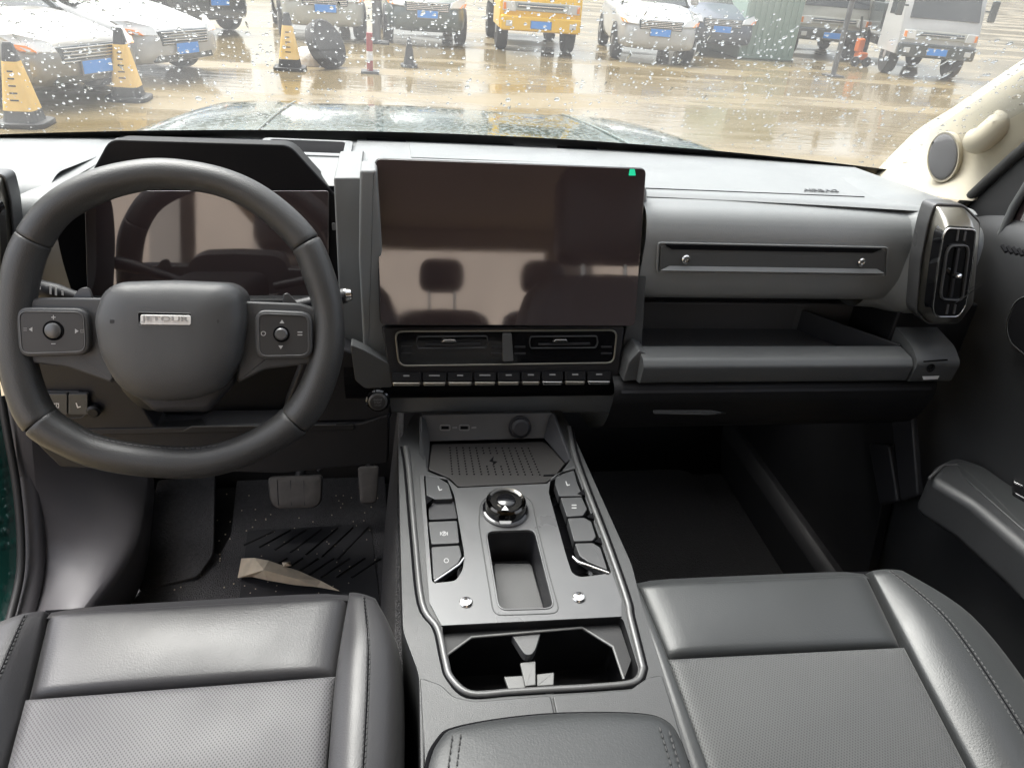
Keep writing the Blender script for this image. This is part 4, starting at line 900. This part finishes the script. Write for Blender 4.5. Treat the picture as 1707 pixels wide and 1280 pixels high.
# carpet beside the console
slab('tunnel_carpet', [V((-.135, .30, .34)), V((-.150, -.5, .33)), V((-.19, -.5, 0)), V((-.165, .35, 0))], (-1, 0, .15), .01, 'carpet_mat', con, .002)

# left sill: kick trim, rubber seal, painted body edge (the driver's door stands open)
sill = thing('door_sill', (-.70, -.1, 0), 'grey sill and kick panel trim in the open driver doorway, colour lightened for daylight', 'door sill')
kq = PL((-.665, .1, .16), (.8, -.1, .6))
secs = []
for (a, b_, z) in (((45, 690), (232, 780), .17), ((50, 760), (230, 800), .165), ((58, 830), (222, 860), .16), ((64, 900), (214, 905), .155), ((60, 960), (180, 965), .15), ((48, 1010), (140, 1012), .145), ((20, 1080), (90, 1080), .14)):
    P0, P1 = PX(-.72)(*a), PZ(z)(*b_); secs.append([P0 + V((-.02, 0, .0)), P0, P0.lerp(P1, .25) + V((.0, 0, .004)), P0.lerp(P1, .75) + V((.0, 0, .006)), P1, P1 + V((.012, .012, -.012)), P1 + V((.012, .04, -.05)), P1 + V((-.01, .06, -.14))])
loft('kick_panel', secs, 'kick_trim', sill, sub=1)

fq = PL((-.62, .2, .1), (1, -.3, .1))
tube('carpet_roll', [fq(x, y) for x, y in ((212, 870), (185, 930), (150, 985), (125, 1020))], [.012, .014, .016, .018], 'dark_plastic', sill)
slab('footwell_side', [V((-.70, .60, .46)), V((-.70, .30, .46)), V((-.70, .30, .0)), V((-.68, .60, .0))], (1, 0, 0), .01, 'black_plastic', sill, .002)
seal_px = [(4, 660), (14, 720), (28, 800), (36, 880), (36, 950), (24, 1010), (8, 1060), (-20, 1120)]
sq = PL((-.725, .1, .2), (1, 0, .12))
tube('seal_lip', crom([tuple(sq(x + 18, y)) for x, y in seal_px], 5), .017, 'kick_trim', sill, 12)
tube('door_seal', crom([tuple(sq(x - 2, y)) for x, y in seal_px], 5), .006, 'rubber', sill, 10)
gq = PL((-.755, .1, .2), (1, 0, .12))
A = crom([(-14, 640), (-4, 720), (9, 800), (16, 880), (16, 950), (6, 1010), (-10, 1060), (-40, 1130)], 5)
loft('painted_sill', [[gq(x + 14, y, .012), gq(x, y, .006), gq(x - 26, y, -.004), gq(x - 90, y, -.03)] for x, y in A], 'wet_green_paint', sill)

# ================================================================== passenger footwell and door
kk = thing('kick_trim', (.62, .2, 0), 'dark plastic kick panels at the side of the passenger footwell', 'trim panel')
k1 = PX(.675)
slab('side_wall', [V((.70, .6, .52)), V((.70, .06, .50)), V((.70, -.05, 0)), V((.70, .6, 0))], (-1, 0, 0), .02, 'black_plastic', kk, .003)
slab('fuse_cover', rnd(k1.L([(1484, 690), (1519, 692), (1530, 826), (1500, 836)], .0), .006), (-1, 0, 0), .012, 'dark_plastic', kk, .004)
slab('lower_cover', rnd(k1.L([(1447, 738), (1481, 742), (1496, 836), (1465, 842)], .004), .006), (-1, 0, 0), .012, 'dark_plastic', kk, .004)
pz = PZ(.10)
ps = loft('passenger_sill', [[V((.655, y, .0)), V((.665, y, .09)), V((.68, y, .105)), V((.73, y, .105)), V((.75, y, .06))] for y in (.62, .3, -.1, -.5, -.9)], 'black_plastic', sub=1)
tag(ps, 'dark plastic sill strip beside the passenger seat', 'door sill')
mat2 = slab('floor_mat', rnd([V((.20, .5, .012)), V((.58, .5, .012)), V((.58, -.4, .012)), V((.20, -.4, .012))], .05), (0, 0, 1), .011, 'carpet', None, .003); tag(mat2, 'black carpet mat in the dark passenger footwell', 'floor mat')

dx = .745; dq = PX(dx)
door = thing('passenger_door', (dx, -.3, .05), 'black passenger door panel with armrest at the right edge', 'door')
dn = (-1, 0, 0)
secs = []
for y, zt, xo in ((.115, .775, 0), (.06, .795, -.012), (-.04, .80, -.02), (-.2, .80, -.02), (-.6, .80, -.02), (-1.0, .80, -.02)):
    secs.append([V((dx + .05, y, zt + .012)), V((dx + xo * .4, y, zt + .006)), V((dx + xo, y, zt - .02)), V((dx + xo, y, zt - .12)), V((dx + .012, y, zt - .24)), V((dx + .02, y, .45)), V((dx - .02, y, .32)), V((dx - .02, y, .12)), V((dx + .03, y, .08))])
loft('door_card', secs, 'door_plastic', door, sub=1)
# black window seal and mirror corner
mq = PX(.752)
slab('mirror_corner', rnd(mq.L([(1606, 340), (1640, 305), (1720, 232), (1720, 400), (1640, 404)], .004), .004), dn, .02, 'black_plastic', door, .003)
slab('corner_pane', rnd(mq.L([(1664, 388), (1712, 290), (1740, 300), (1740, 396)], .006), .004), dn, .004, 'screen_glass', door, .001)
tube('window_seal', [mq(x, y, .008) for x, y in ((1600, 345), (1640, 308), (1690, 262), (1760, 205))], .008, 'rubber', door, 10)
tube('mirror_rib', [mq(x, y, .012) for x, y in ((1668, 395), (1690, 345), (1718, 300))], .006, 'dash_hard', door, 10)
sv = PL((.73, -.02, .80), (-.35, 0, 1))
for q in range(6): slab('defrost_fin', sv.L([(1668 + 9 * q, 409 + 2 * q), (1673 + 9 * q, 407 + 2 * q), (1680 + 9 * q, 418 + 2 * q), (1675 + 9 * q, 419 + 2 * q)], .004), sv.n, .003, 'groove', door, 0)
hq = PX(.722)
ho = rnd(hq.L([(1674, 540), (1690, 500), (1760, 470), (1790, 600), (1716, 602), (1680, 572)], .004), .012)
frame('pull_handle_rim', ho, .004, dn, .01, 'dash_hard', door, .002); slab('pull_handle_recess', shrink(ho, .004), dn, .004, 'groove', door, 0)
# armrest
az = PZ(.452)
ao = rnd(az.L([(1549, 794), (1560, 772), (1592, 757), (1640, 772), (1900, 950), (1860, 1060), (1707, 912), (1620, 838)]), .012, 3)
at_ = slab('door_armrest', ao, (0, 0, 1), .07, 'door_plastic', door, .014, 5)
slab('armrest_top', rnd(az.L([(1592, 768), (1640, 778), (1900, 960), (1880, 1010), (1707, 884), (1612, 800)], .002), .01), (0, 0, 1), .004, 'leather_cool', at_, .002, 3)
tube('armrest_piping', [az(x, y, .000) for x, y in ((1549, 797), (1572, 776), (1596, 775), (1640, 812), (1707, 880), (1800, 975))], .0022, 'tray_gray', at_, 8)
slab('window_switch', rnd(az.L([(1688, 792), (1740, 815), (1735, 845), (1690, 820)], .008), .004), (0, 0, 1), .008, 'piano_black', at_, .002)
slab('switch_trim', rnd(az.L([(1690, 796), (1712, 806), (1710, 812), (1690, 802)], .0095), .001), (0, 0, 1), .002, 'chrome', at_, .0005)

# ================================================================== the yard: parked vehicles, cones, poles
mat('silver_car', (.24, .225, .19), .3, .3, coat=.6); mat('white_car', (.45, .445, .43), .3, coat=.6); mat('dark_car', (.05, .06, .06), .25, coat=.7)
mat('darkgreen_car', (.05, .075, .065), .3, coat=.6); mat('yellow_car', (.85, .50, .008), .35, coat=.4); mat('cream_car', (.42, .41, .35), .35, coat=.4); mat('blue_dark_car', (.05, .065, .09), .3, coat=.5)
mat('car_glass', (.03, .035, .035), .05, spec=.6); mat('plate_blue', (.07, .30, .80), .4); mat('headlamp', (.62, .62, .6), .1, spec=.8); mat('amber', (.85, .25, .03), .3)
mat('tyre', (.02, .02, .02), .8, bump=.3, bscale=60); mat('alloy', (.4, .4, .4), .35, .6); mat('cone_yellow', (.85, .55, .16), .6, var=.2, vscale=8); mat('cone_black', (.03, .03, .03), .6); mat('pole_gray', (.13, .135, .14), .4, .4)
mat('red_paint', (.35, .05, .05), .5); mat('orange_paint', (.55, .13, .02), .5); mat('bag_white', (.7, .66, .62), .7, bump=.6, bscale=12, bdist=.05); mat('shed_green', (.22, .30, .25), .6)

class Kit:
    """builds a vehicle in its own frame: x across, y back from the front bumper, z up from the ground; nose towards -y"""
    def __init__(s, name, label, cat, loc, rz, group=None):
        s.r = thing(name, (loc[0], loc[1], GZ), label, cat, group); s.m = Matrix.Translation(V((loc[0], loc[1], GZ))) @ Matrix.Rotation(R(rz), 4, 'Z')
    def T(s, pts): return [s.m @ V(p) for p in pts]
    def D(s, v): return s.m.to_3x3() @ V(v)
    def loft(s, nm, secs, m, par=None, **k): return loft(nm, [s.T(q) for q in secs], m, par or s.r, **k)
    def slab(s, nm, pts, n, d, m, par=None, bev=.01, r=0, **k): pts = s.T(pts); return slab(nm, rnd(pts, r) if r else pts, s.D(n), d, m, par or s.r, bev, **k)
    def box(s, nm, lo, hi, m, par=None, bev=.02, r=0):
        (a, b, c), (d, e, f) = lo, hi; return s.slab(nm, [(a, b, f), (d, b, f), (d, e, f), (a, e, f)], (0, 0, 1), f - c, m, par, bev)
    def wheel(s, x, y, r_=.33, w_=.22):
        c = s.m @ V((x, y, r_)); ax = s.D((1 if x > 0 else -1, 0, 0))
        t = lathe('wheel', c, ax, [(r_ * .6, -w_), (r_ * .95, -w_), (r_, -w_ * .85), (r_, -w_ * .15), (r_ * .95, 0), (r_ * .68, .0)], 'tyre', s.r, 28)
        lathe('rim', c, ax, [(r_ * .68, -.03), (r_ * .66, .0), (r_ * .60, -.02), (r_ * .25, -.005), (r_ * .2, .01), (0, .01)], 'alloy', t, 20)
    def plate(s, y, z, tilt=0, x=0):
        p = s.slab('number_plate', [(x - .22, y, z - .07), (x + .22, y, z - .07), (x + .22, y + tilt, z + .07), (x - .22, y + tilt, z + .07)], (0, -1, 0), .015, 'plate_blue', None, .004)
        s.slab('plate_rim', [(x - .235, y + .006, z - .085), (x + .235, y + .006, z - .085), (x + .235, y + .006 + tilt, z + .085), (x - .235, y + .006 + tilt, z + .085)], (0, -1, 0), .01, 'print_dim', p, .003)

def sect(y, w_, zb, zt, crown=.04, tuck=.9):
    h = [(0, zb), (w_ * tuck, zb), (w_ * .98, zb + .12 * (zt - zb)), (w_, zb + .45 * (zt - zb)), (w_ * .97, zb + .8 * (zt - zb)), (w_ * .86, zt - .01), (w_ * .45, zt + crown * .8), (0, zt + crown)]
    return [(x, y, z) for x, z in h] + [(-x, y, z) for x, z in h[-2:0:-1]]
def sedan(name, label, loc, rz, paint, suv=0, group='parked cars and trucks'):
    k = Kit(name, label, 'car', loc, rz, group); h = .22 * suv; g_ = .06 * suv; L = 4.5
    st = [(0.0, .55, .40, .56), (.03, .68, .30, .64), (.12, .80, .22, .70), (.35, .87, .20, .76), (.8, .90, .19, .86), (1.15, .91, .19, .93), (1.5, .92, .18, .97), (3.3, .92, .18, 1.0), (4.1, .90, .2, 1.02), (4.42, .84, .28, .96), (4.5, .66, .4, .8)]
    body = k.loft('body', [sect(y, w_, zb + g_, zt + h * min(1, .5 + y)) for y, w_, zb, zt in st], paint, closed=True, caps=True, sub=1)
    z0 = .95 + h
    cab = [[(-.80, 1.15, z0 - .03), (.80, 1.15, z0 - .03), (.80, 1.15, z0), (-.80, 1.15, z0)]]
    gl_ = [(1.12, .80, z0 - .02), (1.55, .74, z0 + .25), (1.95, .64, z0 + .47), (2.2, .62, z0 + .51), (3.1, .62, z0 + .50), (3.5 + .5 * suv, .66, z0 + .36 + .1 * suv), (4.0 + .35 * suv, .74, z0 + .05)]
    k.loft('windows', [[(-w_, y, z0 - .06), (-w_ * (1 if z < z0 + .1 else 1.0), y, z - .04), (-w_ * .9, y, z), (0, y, z + .025), (w_ * .9, y, z), (w_, y, z - .04), (w_, y, z0 - .06)] for y, w_, z in gl_], 'car_glass', caps=True)
    k.loft('roof', [[(-w_, y, z + .005), (-w_ * .9, y, z + .035), (0, y, z + .05), (w_ * .9, y, z + .035), (w_, y, z + .005)] for y, w_, z in ((1.92, .63, z0 + .455), (2.2, .63, z0 + .50), (3.1, .63, z0 + .49), (3.45 + .5 * suv, .67, z0 + .37 + .1 * suv))], paint)
    for s in (-1, 1):
        k.loft('roof_pillar', [[(s * (w_ + .012), y, z), (s * (w_ - .06), y - .02, z + .012)] for y, w_, z in ((1.12, .81, z0 - .01), (1.5, .75, z0 + .215), (1.95, .645, z0 + .455))], paint)
        hl = k.slab('headlight', [(s * .50, .005, .60 + h * .8), (s * .80, .10, .62 + h * .8), (s * .90, .42, .78 + h * .9), (s * .80, .25, .79 + h * .9), (s * .54, .05, .72 + h * .8)], (s * .45, -.8, .4), .06, 'headlamp', None, .012)
        k.slab('indicator', [(s * .72, .05, .615 + h * .8), (s * .84, .16, .63 + h * .8), (s * .89, .30, .70 + h * .85), (s * .78, .12, .68 + h * .8)], (s * .5, -.8, .3), .05, 'amber', hl, .006)
        k.box('mirror', (s * .95 - .09, 1.42, z0 + .0), (s * .95 + .09, 1.56, z0 + .13), paint, None, .03)
        k.slab('fog_lamp', [(s * .50, .04, .32 + h), (s * .70, .10, .32 + h), (s * .70, .10, .40 + h), (s * .52, .04, .40 + h)], (0, -1, 0), .05, 'dark_car', None, .01)
        for y in (.85, 3.6): k.wheel(s * .93, y, .33 + .05 * suv)
    gr_ = k.slab('grille', [(-.46, -.005, .47 + h), (.46, -.005, .47 + h), (.50, .02, .66 + h), (-.50, .02, .66 + h)], (0, -1, .1), .05, 'dark_car', None, .015)
    for i in range(5): k.box('grille_bar', (-.45, -.02, .49 + h + .035 * i), (.45, .02, .503 + h + .035 * i), 'chrome', gr_, .004)
    k.slab('lower_intake', [(-.60, .03, .26 + h), (.60, .03, .26 + h), (.55, .02, .36 + h), (-.55, .02, .36 + h)], (0, -1, 0), .06, 'dark_car', None, .015)
    k.plate(-.03, .42 + h)
    return k
def truck(name, label, loc, rz, paint, bumper, w_=1.0, hgt=2.2, bed='dark_car', group='parked cars and trucks'):
    k = Kit(name, label, 'truck', loc, rz, group)
    fr_ = [(.02, .50), (.0, .62), (-.02, .80), (.0, 1.05), (.06, 1.25), (.30, hgt - .25), (.42, hgt), (1.6, hgt), (1.6, .50)]
    secs = []
    for t in (-1, -.96, -.85, 0, .85, .96, 1): secs.append([(t * w_, y + .10 * max(0, abs(t) - .8) / .2 * (1 if y < 1 else 0), z) for y, z in fr_])
    k.loft('cab', secs, paint, closed=True, caps=True)
    k.slab('windscreen', [(-w_ * .88, .055, 1.28), (w_ * .88, .055, 1.28), (w_ * .82, .27, hgt - .28), (-w_ * .82, .27, hgt - .28)], (0, -1, .25), .03, 'car_glass', None, .01)
    k.slab('front_panel', [(-w_ * .80, -.045, .86), (w_ * .80, -.045, .86), (w_ * .78, -.01, 1.04), (-w_ * .78, -.01, 1.04)], (0, -1, .1), .04, 'cream_car', None, .02)
    gr_ = k.slab('grille', [(-w_ * .6, -.06, .92), (w_ * .6, -.06, .92), (w_ * .58, -.045, 1.0), (-w_ * .58, -.045, 1.0)], (0, -1, .1), .03, 'dark_car', None, .01)
    k.box('grille_bar', (-w_ * .58, -.075, .95), (w_ * .58, -.05, .965), 'chrome', gr_, .004)
    k.box('bumper', (-w_ * .98, -.09, .46), (w_ * .98, .12, .76), bumper, None, .04)
    for s in (-1, 1):
        hl = k.slab('headlight', [(s * w_ * .62, -.065, .84), (s * w_ * .94, -.02, .84), (s * w_ * .94, -.01, 1.03), (s * w_ * .66, -.05, 1.03)], (0, -1, 0), .05, 'headlamp', None, .015)
        k.slab('indicator', [(s * w_ * .86, -.05, .87), (s * w_ * .93, -.03, .87), (s * w_ * .93, -.025, 1.0), (s * w_ * .87, -.045, 1.0)], (0, -1, 0), .03, 'amber', hl, .006)
        k.slab('fog_lamp', [(s * w_ * .7, -.1, .55), (s * w_ * .86, -.1, .55), (s * w_ * .86, -.1, .66), (s * w_ * .7, -.1, .66)], (0, -1, 0), .03, 'headlamp', None, .01)
        k.box('mirror', (s * (w_ + .15) - .08, .1, 1.3), (s * (w_ + .15) + .08, .2, 1.75), 'dark_car', None, .03)
        k.box('mirror_arm', (s * (w_ + .06) - .09, .13, 1.5), (s * (w_ + .06) + .09, .17, 1.54), 'dark_car', None, .01)
        k.slab('side_window', [(s * (w_ + .004), .35, 1.3), (s * (w_ + .004), 1.3, 1.3), (s * (w_ + .004), 1.3, hgt - .25), (s * (w_ + .004), .5, hgt - .25)], (s, 0, 0), .02, 'car_glass', None, .005)
        for y in (.85, 3.6): k.wheel(s * w_ * .99, y, .42, .24)
    k.box('chassis', (-.45, .3, .45), (.45, 5.0, .7), 'dark_car', None, .03)
    k.box('cargo_bed', (-w_ * 1.02, 1.75, .85), (w_ * 1.02, 5.2, 1.5), bed, None, .02)
    k.plate(-.105, .60)
    return k
def gat(px, py): p = PZ(GZ)(px, py); return (p.x, p.y)
sedan('parked_car', 'champagne silver sedan at the left with barred grille behind the nearest cone', gat(172, 172), 64, 'silver_car')
sedan('parked_car', 'white sedan with amber indicator beside the champagne sedan', gat(318, 132), 62, 'white_car')
sedan('parked_car', 'dark green-black car behind the white sedan', gat(372, 60), 48, 'dark_car', 1)
sedan('parked_car', 'pale car with blue plate behind the leaning tyre', gat(545, 70), 10, 'cream_car', 1)
sedan('parked_car', 'dark green car with blue plate left of the yellow truck', gat(712, 78), 2, 'darkgreen_car', 1)
truck('parked_truck', 'yellow light truck whose bumper reflects in the wet yard', gat(897, 92), -2, 'yellow_car', 'yellow_car', .9)
sedan('parked_car', 'silver off-roader right of the yellow truck', gat(1093, 108), -8, 'white_car', 1)
sedan('parked_car', 'dark blue car right of the silver off-roader', gat(1195, 96), -10, 'blue_dark_car', 1)
truck('parked_truck', 'cream light truck in the back row behind the leaning post', gat(1375, 100), -14, 'cream_car', 'dark_car', .95)
truck('parked_truck', 'white light truck at the far right of the yard', gat(1545, 133), -16, 'white_car', 'dark_car', .88)

def cone(px, py, h, label, tilt=0, light='cone_yellow'):
    x, y = gat(px, py); t = thing('traffic_cone', (x, y, GZ), label, 'traffic cone', 'traffic cones'); c = V((x, y, GZ)); r_ = h * .2
    def sq(z, w_): return rnd([c + V((a * w_, b * w_, z)) for a, b in ((-1, -1), (1, -1), (1, 1), (-1, 1))], w_ * .5, 3)
    slab('base', sq(.05, r_ * 1.5), (0, 0, 1), .05, 'cone_black', t, .01)
    loft('foot', [sq(.05, r_ * 1.05), sq(h * .2, r_ * .92)], 'cone_black', t, closed=True, caps=True)
    loft('sleeve', [sq(h * .2, r_ * .94), sq(h * .78, r_ * .46)], light, t, closed=True, caps=True)
    loft('tip', [sq(h * .78, r_ * .44), sq(h * .97, r_ * .28), sq(h, r_ * .2)], 'cone_black', t, closed=True, caps=True)
    for i in range(5):
        z = h * (.32 + .085 * i); wd = r_ * (.94 - .48 * (z / h - .2) / .58)
        box('print_mark', (x - wd * .3, y - wd - .004, GZ + z), (x + wd * .3, y - wd + .01, GZ + z + h * .018), 'cone_black', t, 0)
cone(44, 208, .80, 'nearest black and yellow warning cone at the far left edge')
cone(216, 166, .82, 'black and yellow warning cone between the champagne and white sedans')
cone(484, 116, .85, 'slim black and yellow warning cone beside the leaning tyre')
cone(682, 112, .5, 'small dark cone on the wet yard left of the yellow truck', light='cone_black')
def post(nm, px, py, h, r_, m, label, cat, lean=0):
    x, y = gat(px, py); t = thing(nm, (x, y, GZ), label, cat); tube('shaft', [V((x, y, GZ)), V((x + lean * h, y, GZ + h))], r_, m, t); box('foot_plate', (x - r_ * 3, y - r_ * 3, GZ), (x + r_ * 3, y + r_ * 3, GZ + .04), 'cone_black', t, .01); return t, x, y
t, x, y = post('bollard', 617, 122, .62, .05, 'red_paint', 'short red and white post on the wet yard', 'bollard')
tube('white_band', [V((x, y, GZ + .2)), V((x, y, GZ + .34))], .053, 'print_white', t)
post('lamp_post', 628, 72, 4.5, .09, 'pole_gray', 'tall grey pole behind the red and white post', 'pole')
post('lamp_post', 1388, 128, 3.6, .06, 'pole_gray', 'thin grey post in front of the cream truck', 'pole')
# leaning tyre with a white bag
x, y = gat(545, 113); ty = thing('spare_tyre', (x, y, GZ), 'black tyre leaning on a white bag in the yard', 'tyre')
lathe('tread', V((x, y, GZ + .36)), (.75, -.5, .45), [(.20, -.1), (.36, -.1), (.40, -.07), (.40, .07), (.36, .1), (.20, .1)], 'tyre', ty, 28); lathe('hub', V((x, y, GZ + .36)), (.75, -.5, .45), [(.2, -.05), (.2, .05), (0, .06)], 'dark_car', ty, 20)
x, y = gat(520, 108); bgm = thing('sack', (x, y, GZ), 'crumpled white sack beside the leaning tyre', 'sack')
dome('sack_body', [V((x + .32 * math.cos(a) * (1 + .2 * math.sin(3 * a)), y + .25 * math.sin(a), GZ + .01)) for a in [i * math.pi / 8 for i in range(16)]], (0, 0, 1), .28, 'bag_white', bgm, 6, 2.4, .008)
x, y = gat(1424, 110); hy = thing('motor_trolley', (x, y, GZ), 'small orange machine standing beside the white truck', 'machine')
box('machine_body', (x - .08, y - .12, GZ + .32), (x + .08, y + .12, GZ + .66), 'orange_paint', hy, .05); box('motor', (x - .05, y - .2, GZ + .15), (x + .2, y + .1, GZ + .34), 'orange_paint', hy, .05); tube('handle', [V((x - .05, y, GZ + .7)), V((x - .15, y, GZ + 1.15))], .03, 'dark_car', hy)
for dx_ in (-.12, .2): lathe('wheel', V((x + dx_, y - .15, GZ + .12)), (0, -1, 0), [(.12, 0), (.12, .05), (.05, .06)], 'tyre', hy, 16)
x, y = gat(1275, 100); sh_ = thing('container', (x, y + 1, GZ), 'grey-green corrugated container in the back row', 'container')
box('container_body', (x - .75, y, GZ), (x + .75, y + 3, GZ + 2.6), 'shed_green', sh_, .03)
for i in range(9): box('corrugation', (x - .72 + .165 * i, y - .03, GZ + .1), (x - .65 + .165 * i, y + .01, GZ + 2.5), 'shed_green', sh_, .01)
